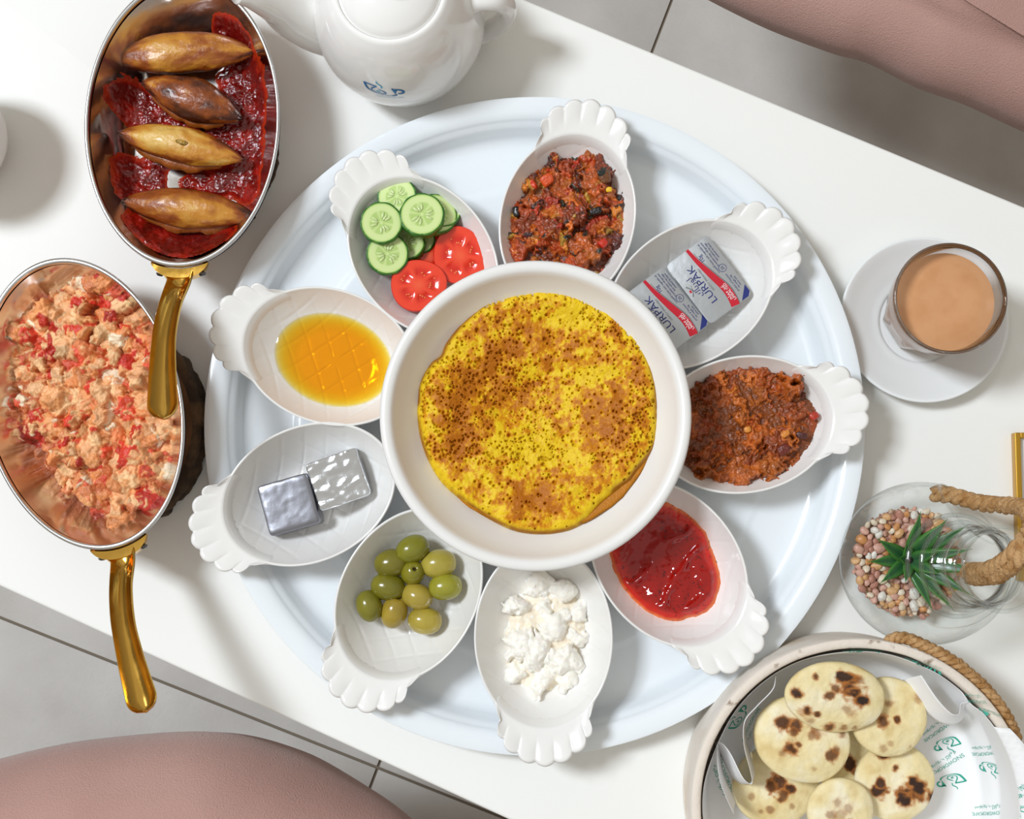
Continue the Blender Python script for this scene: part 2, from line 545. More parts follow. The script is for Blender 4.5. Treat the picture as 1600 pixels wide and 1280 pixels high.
M['plaster'] = pm('added_wall_plaster', '#bdb5ab', 0.9, var=(3, '#aaa196', 0.3, 0.7), bump=(60, 0.2, 4))
for nm, dx, dy, sx, sy in (('added_wall_left', -236, 0, 6, 242), ('added_wall_right', 236, 0, 6, 242), ('added_wall_back', 0, 236, 230, 6), ('added_wall_front', 0, -236, 230, 6)):  # unseen walls, added so the brass and steel have something to reflect
    wl = obj(nm, *box(-sx, sx, -sy, sy, 0, 250), M['plaster'], None, (pb[0] + dx * c_ - dy * s_, pb[1] + dx * s_ + dy * c_, FLOORZ), (0, 0, fang), smooth=False)
    wl['kind'] = 'structure'

# table
TL = 95.0
e1, e2 = W(0, 915), W(790, 1280)
t1, t2 = W(820, 0), W(1600, 322)
a1 = math.atan2(*(e2 - e1)[1::-1]); a2 = math.atan2(*(t2 - t1)[1::-1])
tang = (a1 + a2) / 2
td = np.array((math.cos(tang), math.sin(tang))); tn = np.array((-td[1], td[0]))
mid_e = (e1 + e2)[:2] / 2; mid_t = (t1 + t2)[:2] / 2
n0, n1 = float(mid_e @ tn), float(mid_t @ tn)
tc_ = td * float(((mid_e + mid_t) / 2) @ td) + tn * (n0 + n1) / 2
hw = (n1 - n0) / 2
table = empty('coffee_table', (tc_[0], tc_[1], FLOORZ), (0, 0, tang))
tag(table, 'long white coffee table carrying the breakfast spread', 'table')
obj('table_top', *box(-TL, TL, -hw, hw, TZ - 2.2, TZ, 0.3), M['table'], table, angle=40)
for sx in (-1, 1):
    for sy in (-1, 1):
        obj('leg', *tube([(sx * (TL - 8), sy * (hw - 7), 0), (sx * (TL - 10), sy * (hw - 9), TZ - 2.25)], 1.6, 16, (0, 1, 0)), M['leg'], table, angle=40)

def cushion(name, pts, z0, z1, rnd, seed, wob=0.0):
    """upholstered block: outline in world cm, rounded top edge"""
    P = smooth_poly(pts)
    c = P.mean(0)
    t = np.roll(P, -1, 0) - np.roll(P, 1, 0); t /= np.linalg.norm(t, axis=1)[:, None]
    area = np.sum(P[:, 0] * np.roll(P[:, 1], -1) - np.roll(P[:, 0], -1) * P[:, 1])
    nrm = np.stack([t[:, 1], -t[:, 0]], 1) * (1 if area > 0 else -1)
    rs = []
    for ins, z in [(9.0, z0), (8.0, z0 + 0.6), (5.0, z0 + 3), (2.2, z0 + 6.5), (0.6, z0 + 9)] + [(rnd * (1 - math.cos(a)), z1 - rnd * (1 - math.sin(a))) for a in np.linspace(0, 1.45, 12)]:
        q = P - nrm * ins
        rs.append(np.column_stack([q, np.full(len(q), z)]))
    last = rs[-1]
    for k in (0.8, 0.6, 0.4, 0.2, 0.04):
        q = c + (last[:, :2] - c) * k
        rs.append(np.column_stack([q, np.full(len(q), z1 + (1 - k) ** 0.7 * 1.6)]))
    v, f = rings(rs)
    v[:, 2] += wob * fbm(v * 0.09, seed, 3) 
    v[:, :2] += (wob * 0.8 * np.stack([vnoise(v * 0.11, seed + 5), vnoise(v * 0.11, seed + 6)], 1))
    v[:, :2] -= c
    return v, f, c

PZ = -7.0
pp = [W(x, y, PZ - 8)[:2] for x, y in ((-420, 1480), (-240, 1270), (0, 1188), (170, 1150), (335, 1137), (460, 1168), (560, 1218), (650, 1283), (740, 1400), (720, 1620), (430, 1850), (-120, 1840), (-400, 1680))]
v, f, c = cushion('cushion', pp, PZ - 20, PZ, 7.0, 3, 0.5)
pouf = empty('velvet_pouf', (c[0], c[1], FLOORZ))
v[:, 2] -= FLOORZ
obj('cushion', v, f, M['velvet'], pouf)
vb, fb = lathe([(11, 0.0), (11, PZ - 20 + TZ + 0.2)], 40)
obj('base', vb, fb, M['dark'], pouf, (0, -12, 0), angle=40)
tag(pouf, 'rounded dusty pink velvet pouf at the lower left beside the table', 'pouf')

SZ = -10.0
sp = [W(x, y, SZ - 5)[:2] for x, y in ((1040, -38), (1110, 0), (1200, 42), (1300, 80), (1360, 98), (1440, 138), (1520, 165), (1600, 203), (1700, 250), (1820, 290), (1900, 120), (1800, -300), (1400, -420), (1000, -320), (960, -120))]
v, f, c = cushion('cushion', sp, SZ - 16, SZ, 4.0, 8, 0.35)
sofa = empty('velvet_bench', (c[0], c[1], FLOORZ))
v[:, 2] -= FLOORZ
obj('cushion', v, f, M['velvet'], sofa)
vb, fb = lathe([(9, 0.0), (9, SZ - 16 + TZ + 0.2)], 40)
obj('base', vb, fb, M['dark'], sofa, (20, 26, 0), angle=40)
tag(sofa, 'dusty pink velvet bench seat at the upper right beyond the table edge', 'seat')

# ================================================================ TRAY AND BOWL
TC = W(831, 656, 2.2)[:2]
TF = 0.55                                     # tray floor height
prof = [(17.6, 0.0), (18.9, 0.25), (19.9, 1.7), (20.35, 1.95), (20.55, 2.15), (20.5, 2.32), (20.3, 2.38), (19.6, 2.26), (19.25, 2.16), (19.12, 2.0), (19.0, 1.86),
        (18.85, 1.78), (18.65, 1.5), (18.4, 0.95), (18.1, 0.68), (17.7, TF + 0.02), (17.2, TF), (15.3, TF), (15.1, TF + 0.03), (14.9, TF + 0.11), (14.7, TF + 0.13), (14.5, TF + 0.12), (10, TF + 0.1), (4, TF + 0.1)]
v, f = lathe(prof, 160)
tray = obj('serving_tray', v, f, M['tray'], None, (*TC, 0.0), angle=50)
tag(tray, 'large round bluish white tray holding nine small dishes and a bowl', 'tray')
TF2 = TF + 0.13

BC = W(836, 648, 7.0)[:2]
bz = TF2
prof = [(3.9, bz), (4.2, bz), (4.4, bz + 0.3), (4.9, bz + 0.9), (5.5, 2.4), (6.0, 3.4), (6.4, 4.0), (7.0, 4.5), (7.7, 5.1), (8.35, 5.8), (8.85, 6.45), (9.12, 6.9), (9.16, 7.08), (9.05, 7.2), (8.85, 7.24), (8.62, 7.2), (8.45, 7.05), (8.3, 6.7),
        (7.95, 6.0), (7.35, 5.15), (6.75, 4.55), (6.1, 4.0), (5.6, 3.3), (5.1, 2.3), (4.5, 1.6), (3.9, 1.3), (2.5, 1.22), (0.6, 1.22)]
v, f = lathe(prof, 128)
bowl = obj('round_bowl', v, f, M['bowl'], None, (*BC, 0.0), angle=60)
tag(bowl, 'deep round white bowl in the middle of the tray with the omelette', 'bowl')

# ---- omelette
def omelette():
    C = W(841, 643, 5.2)[:2]
    out = [(850, 449), (905, 459), (950, 480), (985, 510), (1010, 548), (1026, 595), (1029, 640), (1026, 690), (1016, 712), (995, 737), (984, 752), (965, 765), (935, 790), (905, 822), (870, 834), (830, 835),
           (795, 827), (755, 806), (722, 783), (690, 755), (666, 715), (653, 670), (651, 625), (656, 595), (672, 568), (688, 555), (697, 535), (725, 500), (760, 472), (805, 455)]
    P = smooth_poly([W(x, y, 5.0)[:2] - C for x, y in out])
    F_ = Field(-7.9, 7.9, -7.9, 7.9, 0.042)
    X, Y = F_.X, F_.Y
    sd = poly_sdf(X, Y, P)
    XY = np.stack([X, Y], -1)
    r = np.hypot(X, Y)
    edge = np.sqrt(np.clip(sd / 0.9, 0, 1) * (2 - np.clip(sd / 0.9, 0, 1)))
    cx, cy = -0.3, 0.6
    dip = np.exp(-((X - cx) ** 2 / 14 + (Y - cy) ** 2 / 16))
    Hh = 4.75 + 0.75 * edge - 0.95 * dip + 0.26 * fbm(XY * 0.6, 4, 4) * edge + 0.05 * fbm(XY * 2.2, 9, 3)
    # ridge of the fold on the left and the crease at the top
    Hh += 0.28 * np.exp(-((X + 5.6) ** 2 / 0.7 + (Y - 0.6) ** 2 / 7))
    Hh -= 0.25 * np.exp(-(((X - 1.0) * 0.8 + (Y - 4.4) * 0.25) ** 2 / 0.25 + (Y - 4.2) ** 2 / 1.6))
    # bubbles left as pits
    rnd = random.Random(7)
    pit = np.zeros_like(Hh)
    n_ = 0
    while n_ < 1900:
        a = rnd.random() * 6.283; q = 7.2 * math.sqrt(rnd.random())
        x, y = q * math.cos(a), q * math.sin(a)
        cent = math.exp(-((x - 0.1) ** 2 + (y + 0.2) ** 2) / 5)
        dens = 0.35 + 0.65 * float(vnoise(np.array([[x * 0.5, y * 0.5, 3]]), 2)[0] > -0.15)
        if rnd.random() > dens * (0.25 + 0.75 * (y > -3.2)) : continue
        n_ += 1
        R = (0.035 + 0.07 * rnd.random() ** 1.8) * (0.75 if cent > 0.5 else 1.0) * (1.35 if rnd.random() < 0.14 else 1)
        i0, i1 = np.searchsorted(F_.y, (y - R * 2, y + R * 2)); j0, j1 = np.searchsorted(F_.x, (x - R * 2, x + R * 2))
        d = np.hypot(X[i0:i1, j0:j1] - x, Y[i0:i1, j0:j1] - y) / R
        pit[i0:i1, j0:j1] = np.maximum(pit[i0:i1, j0:j1], np.where(d < 1.0, 1 - d ** 4, 0))
    Hh -= 0.22 * pit * (sd > 0.25)
    F_.H = np.where(sd > 0, Hh, -1)
    # colours: yellow egg, browned where it met the pan
    n1 = fbm(XY * 0.42 + 5, 21, 4); n2 = fbm(XY * 1.7, 33, 4, 0.65); n3 = fbm(XY * np.array((6.5, 4.5)), 41, 4, 0.7)
    ul = np.exp(-((X + 2.6) ** 2 / 5 + (Y - 1.6) ** 2 / 7)); top = np.exp(-((X - 0.8) ** 2 / 9 + (Y - 3.4) ** 2 / 1.8)); rt = np.exp(-((X - 4.6) ** 2 / 3.5 + (Y + 1.2) ** 2 / 12)); lo_ = np.exp(-((X + 0.2) ** 2 / 4 + (Y + 5.0) ** 2 / 2.2)); lf = np.exp(-((X + 4.8) ** 2 / 1.5 + (Y + 1.2) ** 2 / 8))
    br = 0.5 * ul + 0.4 * top + 0.5 * rt + 0.4 * lo_ + 0.35 * lf + 0.45 * n1 + 0.85 * n2 + 0.40 * n3 - 0.35 * np.exp(-((X - 0.6) ** 2 + (Y + 1.8) ** 2) / 3) + 0.20
    br *= sstep(0.15, 0.75, sd)
    br = sstep(-0.1, 1.0, br)
    yel, yel2, org, brn = lin('#eac61c'), lin('#dab010'), lin('#d38a0a'), lin('#aa5c06')
    c = yel + (yel2 - yel) * sstep(-0.3, 0.5, n3)[..., None]
    c = c + (org - c) * sstep(0, 0.55, br)[..., None]
    c = c + (brn - c) * (sstep(0.35, 1.0, br) * 0.85)[..., None]
    c = c + (lin('#9a6a10') - c) * (0.35 * pit)[..., None]  # pits slightly browned, with the shade of the hollows put into the colour
    rimb = np.exp(-((sd - 0.12) / 0.16) ** 2) * sstep(-0.35, 0.3, fbm(XY * 0.8, 55, 3) + 0.3)
    c = c + (lin('#8a3d0a') - c) * (0.85 * rimb)[..., None]
    F_.C = c
    v, ff, cc = F_.build(np.full(X.shape, 4.2))
    # skirt so the omelette has a side
    o = obj('omelette', v, ff, M['omelette'], None, (*C, 0.0), cols=cc)
    return o
om = omelette()
tag(om, 'round yellow omelette with browned patches in the central white bowl', 'omelette')
# folded underside that shows below the lower right edge
C = W(930, 770, 3.0)
vu, fu = lathe([(4.0, 3.9), (5.6, 4.0), (6.2, 4.25), (6.75, 4.7), (6.98, 4.95), (6.8, 5.0), (6.2, 4.7), (4.0, 4.3)], 96)
vu[:, :2] += 0.12 * np.stack([fbm(vu * 0.9, 3, 2), fbm(vu * 0.9, 4, 2)], 1)
vu -= (0, 0, 0)
cu_ = np.tile(lin('#c97f14'), (len(vu), 1)) * (0.8 + 0.35 * fbm(vu * 1.8, 8, 3))[:, None]
fold = obj('folded_underside', vu, fu, M['omelette'], om, (0.1, -0.2, 0), cols=np.clip(cu_, 0, 1))

# ================================================================ PINEAPPLE DISHES
A_IN, A_OUT, B_W = 5.6, 5.5, 4.18
RIMZ = 3.1
def outline(th):
    c, s = np.cos(th), np.sin(th)
    a = np.where(c > 0, A_OUT, A_IN)
    return 1.0 / np.sqrt((c / a) ** 2 + (s / B_W) ** 2)
def inner_z(s):
    t = np.clip((s - 0.42) / 0.535, 0, 1)
    return 0.42 + (RIMZ - 0.45) * t ** 1.75
def dish_surface(x, y):
    s = np.hypot(x, y) / outline(np.arctan2(y, x))
    return np.where(s < 0.955, inner_z(s), 9.0)
def make_dish_meshes():
    n = 240
    th = np.linspace(0, 2 * np.pi, n, endpoint=False)
    R = outline(th)
    rs = []
    for s, z in [(0.40, 0.0), (0.5, 0.0), (0.54, 0.12), (0.60, 0.45), (0.72, 1.1), (0.84, 1.9), (0.94, 2.65), (0.985, RIMZ - 0.12), (1.0, RIMZ + 0.0), (1.0, RIMZ + 0.09), (0.988, RIMZ + 0.15), (0.972, RIMZ + 0.13), (0.962, RIMZ + 0.04)]:
        rs.append(np.stack([s * R * np.cos(th), s * R * np.sin(th), np.full(n, z)], 1))
    for s in np.linspace(0.955, 0.01, 66):
        x, y = s * R * np.cos(th), s * R * np.sin(th)
        z = np.full(n, float(inner_z(s)))
        sp_ = 1.25
        def gro(u):
            d = np.abs((u / sp_ + 0.5) % 1.0 - 0.5) * sp_
            return np.exp(-(d / 0.055) ** 2)
        k = 0.045 * np.maximum(gro(0.80 * x + 0.60 * y), gro(0.80 * x - 0.60 * y)) * sstep(0.05, 0.15, s) * (1 - sstep(0.88, 0.95, s))
        rs.append(np.stack([x, y, z - k], 1))
    v, f = rings(rs)
    body = mesh('dish_body', v, f)
    # crown: fan of seven lobes with raised ribs, flowing out of the inner wall
    nphi, nr = 170, 30
    q = np.linspace(-1, 1, nphi)
    th_ = q * 0.78
    Ro = outline(th_)
    I_ = np.stack([0.88 * Ro * np.cos(th_), 0.88 * Ro * np.sin(th_)], 1)
    Rm = np.stack([0.985 * Ro * np.cos(th_), 0.985 * Ro * np.sin(th_)], 1)
    half = spline([(7.58, 0), (7.48, 0.75), (7.15, 1.5), (6.6, 2.25), (5.9, 2.75), (5.3, 2.84), (4.7, 2.76), (4.1, 2.93), (3.40, 3.28)], 200)
    al = np.concatenate([[0], np.cumsum(np.hypot(*np.diff(half, axis=0).T))]); al /= al[-1]
    aq = np.abs(q)
    E_ = np.stack([np.interp(aq, al, half[:, 0]), np.sign(q) * np.interp(aq, al, half[:, 1])], 1)
    lobes = np.abs(np.cos(np.minimum(aq / 0.74, 1.0) * 3.5 * math.pi))
    lobes = np.maximum(lobes, sstep(0.70, 0.80, aq))
    dE = E_ - np.array((4.4, 0.0)); dE /= np.linalg.norm(dE, axis=1)[:, None]
    E_ = E_ - dE * (0.27 * (1 - lobes ** 0.6))[:, None]
    top, bot = [], []
    for k in range(nr):
        t = k / (nr - 1)
        if t < 0.25:
            u = t / 0.25
            xy = I_ + (Rm - I_) * u
            z = float(inner_z(0.88)) - 0.05 + (RIMZ + 0.22 - float(inner_z(0.88))) * (u * (1.5 - 0.5 * u)) + 0 * q
        else:
            u = (t - 0.25) / 0.75
            xy = Rm + (E_ - Rm) * u
            z = RIMZ + 0.17 + (0.38 * u ** 1.2 + 0.17 * (lobes ** 0.6 - 0.6) * sstep(0.12, 0.75, u)) * (1 - sstep(0.72, 0.92, aq))
            e = max(0.0, (u - 0.88) / 0.12)
            z = z - 0.14 * e ** 2
        z = z - 0.34 * sstep(0.80, 1.0, np.abs(q))
        top.append(np.column_stack([xy, z]))
        bot.append(np.column_stack([xy * (1 - 0.012 * t), z - 0.40 + 0.16 * max(0.0, (t - 0.9) / 0.1) ** 2]))
    V = np.concatenate(top + bot[::-1])
    fr = grid_faces(2 * nr, nphi, wrap=False)
    L2 = 2 * nr
    fr += [((L2 - 1) * nphi + j, (L2 - 1) * nphi + j + 1, j + 1, j) for j in range(nphi - 1)]
    fr.append(tuple(i * nphi for i in range(L2)))
    fr.append(tuple(i * nphi + nphi - 1 for i in range(L2))[::-1])
    crown = mesh('crown_handle', V, fr)
    return body, crown
DB, DCR = make_dish_meshes()
TIP = 7.55
DISH = {}
dishes = [('vegetable', (545, 250), (652, 388), 'white pineapple dish with cucumber and tomato slices, upper left of the bowl'),
          ('eggplant', (926, 157), (890, 325), 'white pineapple dish filled with chunky eggplant stew, above the bowl'),
          ('butter', (1238, 348), (1085, 455), 'white pineapple dish with two butter portions, upper right of the bowl'),
          ('bean', (1357, 628), (1168, 662), 'white pineapple dish filled with orange brown bean stew, right of the bowl'),
          ('jam', (1172, 1037), (1040, 875), 'white pineapple dish with red jam, lower right of the bowl'),
          ('cheese', (852, 1197), (849, 1000), 'white pineapple dish with crumbled white cheese, below the bowl'),
          ('olives', (542, 1104), (634, 936), 'white pineapple dish with green olives, lower left of the bowl'),
          ('foil', (301, 848), (477, 773), 'white pineapple dish with two foil wrapped cheese cubes, left below the honey'),
          ('honey', (332, 494), (504, 553), 'white pineapple dish with amber honey, left of the bowl')]
for key, tip, cen, lab in dishes:
    zt = TF2 + RIMZ + 0.3
    tp, ce = W(*tip, zt)[:2], W(*cen, zt)[:2]
    d = tp - ce
    ang = math.atan2(d[1], d[0])
    o = tp - np.array((math.cos(ang), math.sin(ang))) * TIP
    e = empty('pineapple_dish', (o[0], o[1], TF2), (0, 0, ang))
    link('dish_body', DB, M['ceramic'], e)
    link('crown_handle', DCR, M['ceramic'], e)
    tag(e, lab, 'dish', 'pineapple dishes on the tray')
    DISH[key] = (o, ang)

def to_dish(key, px, py, h):
    o, a = DISH[key]
    p = W(px, py, TF2 + h)[:2] - o
    c, s = math.cos(a), math.sin(a)
    return np.array((p[0] * c + p[1] * s, -p[0] * s + p[1] * c))

# ---- eggplant stew
def pile(key, n_big, cols_big, n_small, cols_small, level, smax, mound, seed, big=(0.45, 0.9), small=(0.12, 0.3), step=0.05, angular=0.3, base_col='#5a2a0c', amp=0.05, warp=0.3, keepcol=0.0):
    rnd = random.Random(seed)
    F_ = Field(-6.0, 5.6, -4.4, 4.4, step)
    X, Y = F_.X, F_.Y
    s = np.hypot(X, Y) / outline(np.arctan2(Y, X))
    XY = np.stack([X, Y], -1)
    F_.H = level + mound * np.clip(1 - (s / smax) ** 2, -1, 1) + 0.12 * fbm(XY * 0.8, seed, 3) - 0.4 * (s > smax)
    F_.C[:] = lin(base_col)
    base = F_.H.copy()
    def pt():
        while True:
            x, y = rnd.uniform(-5.8, 5.2), rnd.uniform(-4.2, 4.2)
            if math.hypot(x, y) / float(outline(np.array(math.atan2(y, x)))) < smax - 0.03: return x, y
    for k in range(n_big):
        x, y = pt()
        r = rnd.uniform(*big)
        ang = rnd.random() < angular
        F_.bump(x, y, F_.at(x, y) - r * 0.35, r, r * rnd.uniform(0.55, 1), rnd.random() * 3.14, r * rnd.uniform(0.5, 0.85), lin(rnd.choice(cols_big)) * rnd.uniform(0.75, 1.15), 1.0 if ang else 0.5, (rnd.uniform(-.2, .2), rnd.uniform(-.2, .2)))
    for k in range(n_small):
        x, y = pt()
        r = rnd.uniform(*small)
        cl = lin(rnd.choice(cols_small)) * rnd.uniform(0.7, 1.2)
        if rnd.random() < keepcol:
            cl = F_.C[int(np.searchsorted(F_.y, y)), int(np.searchsorted(F_.x, x))] * rnd.uniform(0.8, 1.25)
        F_.bump(x, y, F_.at(x, y) - r * 0.4, r, r * rnd.uniform(0.4, 1), rnd.random() * 3.14, r * 0.8, cl, 1.0 if rnd.random() < angular else 0.5)
    F_.H = np.minimum(F_.H, base + 0.95)
    F_.warp(warp, 2.6, seed + 70)
    F_.H += amp * fbm(XY * 7, seed + 3, 3)
    n = fbm(XY * 3.2, seed + 9, 4)
    F_.C *= (1.0 + 0.45 * n)[..., None]
    F_.C = np.clip(F_.C, 0, 1)
    fl_ = np.where(s < 0.955, inner_z(np.minimum(s, .955)), 9.0)
    return F_.build(fl_ + 0.0)

def in_dish(name, key, vfc, mat):
    o, a = DISH[key]
    v, f, c = vfc
    return obj(name, v, f, mat, None, (o[0], o[1], TF2), (0, 0, a), cols=c)

eg = in_dish('eggplant_stew', 'eggplant',
             pile('eggplant', 130, ['#b4541a', '#a8441a', '#c4661f', '#8a3a18', '#b84a1c', '#5c2a22', '#9c5a22', '#c05a20'], 420,
                  ['#c8641c', '#8c3a14', '#2c1a16', '#24201a', '#b8481c', '#d07a22', '#3a1c20', '#a03018', '#c43a1c', '#b88a28', '#26281c'], 1.5, 0.87, 0.9, 11, (0.4, 0.9), (0.1, 0.3), 0.045, 0.35, '#6a2a0c', 0.09, 0.45, 0.55), M['stew'])
tag(eg, 'chunky eggplant and tomato stew with dark skins in the dish above the bowl', 'stew', kind='stuff')
bn = in_dish('bean_stew', 'bean',
             pile('bean', 60, ['#ac5418', '#b65c1e', '#a04a12', '#bc6422', '#964214'], 260,
                  ['#a84c16', '#8c3810', '#b86020', '#c47a2a', '#9c3a10', '#7a3020', '#b04a18'], 1.95, 0.9, 0.5, 23, (0.4, 0.95), (0.08, 0.24), 0.05, 0.08, '#7e3c08', 0.09, 0.8, 0.75), M['stew'])
tag(bn, 'orange brown mashed bean stew with oily edge in the dish right of the bowl', 'stew', kind='stuff')
def chunk(name, key, px, py, h, size, rot, col, lab, cat, grp, mat='stew', seed=0):
    """soft edged chopped piece"""
    n = 14
    a = np.linspace(0, 2 * np.pi, n, endpoint=False)
    sx, sy, sz = size
    sq = lambda t: np.sign(t) * np.abs(t) ** 0.6
    rs = [np.stack([sx * k * sq(np.cos(a)), sy * k * sq(np.sin(a)), np.full(n, z * sz)], 1) for k, z in ((0.6, -1), (0.95, -0.8), (1, 0), (0.93, 0.75), (0.6, 1), (0.05, 1.05))]
    v, f = rings(rs)
    v += 0.05 * np.stack([vnoise(v * 3 + seed, j) for j in (1, 2, 3)], 1)
    p = W(px, py, TF2 + h)
    o = obj(name, v, f, M[mat], None, p, rot, cols=np.clip(lin(col) * (1 + 0.25 * fbm(v * 3, seed, 2))[:, None], 0, 1))
    return tag(o, lab, cat, grp)
chunk('pepper_piece', 'eggplant', 855, 281, 2.75, (0.42, 0.36, 0.12), (0.25, -0.2, 0.5), '#d8501a', 'square orange red pepper piece on the eggplant stew', 'vegetable', None, seed=1)
chunk('eggplant_cube', 'eggplant', 944, 277, 2.85, (0.38, 0.42, 0.3), (0.1, 0.3, 0.3), '#7a4a2a', 'eggplant cube with dark skin near the stew edge by the crown', 'vegetable', None, seed=2)
chunk('eggplant_skin', 'eggplant', 942, 270, 3.12, (0.36, 0.2, 0.08), (0.1, 0.3, 0.3), '#1d2420', 'glossy black eggplant skin patch on the stew near the crown', 'vegetable', None, seed=3)
chunk('corn_kernel', 'eggplant', 952, 297, 3.0, (0.2, 0.16, 0.1), (0, 0.2, 0.1), '#f0c020', 'bright yellow corn kernel on the eggplant stew', 'vegetable', None, seed=4)
chunk('eggplant_skin', 'eggplant', 930, 330, 2.85, (0.42, 0.22, 0.12), (0.1, 0, 0.3), '#1a1214', 'black eggplant skin strip in the middle of the stew', 'vegetable', None, seed=5)
chunk('pepper_piece', 'eggplant', 942, 380, 2.6, (0.3, 0.28, 0.16), (0.1, 0.2, 0.7), '#c8301c', 'small bright red pepper piece in the stew near the bowl', 'vegetable', None, seed=6)
chunk('eggplant_skin', 'eggplant', 806, 330, 2.5, (0.22, 0.34, 0.12), (0, -0.3, 0.1), '#14100f', 'black eggplant skin at the left edge of the stew', 'vegetable', None, seed=8)
chunk('bean', 'bean', 1224, 702, 2.9, (0.4, 0.3, 0.2), (0.1, 0, 0.5), '#6e2416', 'dark red bean near the lower right of the bean stew', 'bean', None, seed=9)
chunk('bean', 'bean', 1252, 680, 2.75, (0.32, 0.2, 0.12), (0.1, 0.1, -0.2), '#4a1a18', 'dark purple skinned bean at the right of the bean stew', 'bean', None, seed=10)
chunk('chickpea_piece', 'bean', 1168, 671, 2.95, (0.22, 0.17, 0.1), (0, 0, 0.2), '#d98c34', 'pale orange chickpea piece in the middle of the bean stew', 'bean', None, seed=11)
chunk('chickpea_piece', 'bean', 1227, 678, 2.9, (0.26, 0.2, 0.1), (0, 0.1, 0.6), '#d8862c', 'pale orange chickpea piece right of the stew centre', 'bean', None, seed=12)
chunk('pepper_piece', 'bean', 1272, 650, 2.75, (0.28, 0.24, 0.12), (0, 0.3, 0.5), '#b8321a', 'red pepper piece at the crown end of the bean stew', 'vegetable', None, seed=13)

# ---- cheese
def cheese():
    key = 'cheese'
    rnd = random.Random(5)
    F_ = Field(-6.0, 5.0, -4.2, 4.2, 0.045)
    X, Y = F_.X, F_.Y
    XY = np.stack([X, Y], -1)
    P = smooth_poly([to_dish(key, x, y, 2.0) for x, y in ((845, 903), (868, 905), (900, 925), (920, 950), (923, 985), (915, 1025), (905, 1060), (880, 1085), (835, 1102), (795, 1085), (780, 1040), (776, 1005), (790, 955), (815, 920))])
    sd = poly_sdf(X, Y, P)
    F_.H = np.where(sd > 0, 0.55 + 0.75 * sstep(0, 1.2, sd) + 0.15 * fbm(XY, 2, 3), -1)
    white, warm = lin('#f7f3ea'), lin('#f4e8d4')
    F_.C[:] = lin('#f3e8d4')
    bigs = [(845, 912, .95), (880, 925, .8), (810, 950, 1.0), (850, 955, .7), (870, 975, 1.15), (905, 955, .8), (812, 1010, 1.1), (840, 1025, 1.35), (880, 1035, 1.1), (905, 1000, .75), (850, 1060, .8), (805, 1055, .7), (885, 1070, .7), (835, 1085, .65), (900, 1050, .5)]
    for x, y, r in bigs:
        q = to_dish(key, x, y, 2.2)
        F_.bump(q[0], q[1], 0.9 + rnd.uniform(0, 0.3), r, r * rnd.uniform(0.7, 0.95), rnd.random() * 3, r * 0.75 + 0.1, white, 0.5, (rnd.uniform(-.2, .2), rnd.uniform(-.2, .2)))
    for k in range(500):
        i, j = rnd.randrange(X.shape[0]), rnd.randrange(X.shape[1])
        if sd[i, j] < -0.12 * rnd.random(): continue
        r = rnd.uniform(0.08, 0.26)
        F_.bump(X[i, j], Y[i, j], max(F_.H[i, j], 0.4) - r * 0.45, r, r * rnd.uniform(0.6, 1), rnd.random() * 3, r * 0.8, white * rnd.uniform(0.93, 1.0), 0.5)
    F_.warp(0.5, 1.3, 4)
    F_.H += 0.09 * fbm(XY * 2.6, 3, 4) * (F_.H > 0.5)
    s = np.hypot(X, Y) / outline(np.arctan2(Y, X))
    return F_.build(np.where(s < 0.955, inner_z(np.minimum(s, .955)), 9.0))
ch = in_dish('crumbled_cheese', 'cheese', cheese(), M['cheese'])
tag(ch, 'heap of crumbled fresh white cheese in the dish below the bowl', 'cheese', kind='stuff')

# ---- jam
def jam():
    key = 'jam'
    F_ = Field(-6.0, 5.0, -4.2, 4.2, 0.05)
    X, Y = F_.X, F_.Y
    XY = np.stack([X, Y], -1)
    s = np.hypot(X, Y) / outline(np.arctan2(Y, X))
    P = smooth_poly([to_dish(key, x, y, 1.6) for x, y in ((1045, 762), (1092, 795), (1122, 848), (1138, 900), (1128, 948), (1090, 976), (1045, 982), (980, 950), (942, 890), (932, 825), (980, 780))])
    sd = poly_sdf(X, Y, P)
    rip = fbm(XY * 0.9 + 3, 12, 2)
    folds = np.abs(np.sin(X * 1.5 + 2.2 * fbm(XY * 0.5, 3, 2))) ** 6
    blob = sstep(-0.1, 1.1, sd + 0.35 * fbm(XY * 0.9, 17, 3))
    F_.H = np.where(sd > -0.2, 0.95 + 0.75 * blob + 0.28 * rip * blob + 0.22 * folds * blob * sstep(0.6, 1.4, sd) + 0.05 * fbm(XY * 3.1, 6, 2) * blob, -1)
    thick, mid_, thin = lin('#9a0802'), lin('#cc1a04'), lin('#e6763a')
    t = np.clip((F_.H - inner_z(np.minimum(s, 0.95))) / 1.2, 0, 1)
    c = thin + (mid_ - thin) * sstep(0.05, 0.42, t)[..., None]
    c = c + (thick - c) * sstep(0.45, 0.95, t + 0.2 * fbm(XY * 0.8, 31, 3))[..., None]
    seed_ = sstep(0.55, 0.7, vnoise(XY * 9, 77)) * sstep(0.1, 0.5, fbm(XY * 0.7 + 9, 5, 2) + 0.2)
    F_.C = c * (1 - 0.6 * seed_[..., None])
    return F_.build(np.where(s < 0.955, inner_z(np.minimum(s, .955)), 9.0))
jm = in_dish('red_jam', 'jam', jam(), M['jam'])
tag(jm, 'glossy red jam in the dish lower right of the bowl', 'jam')

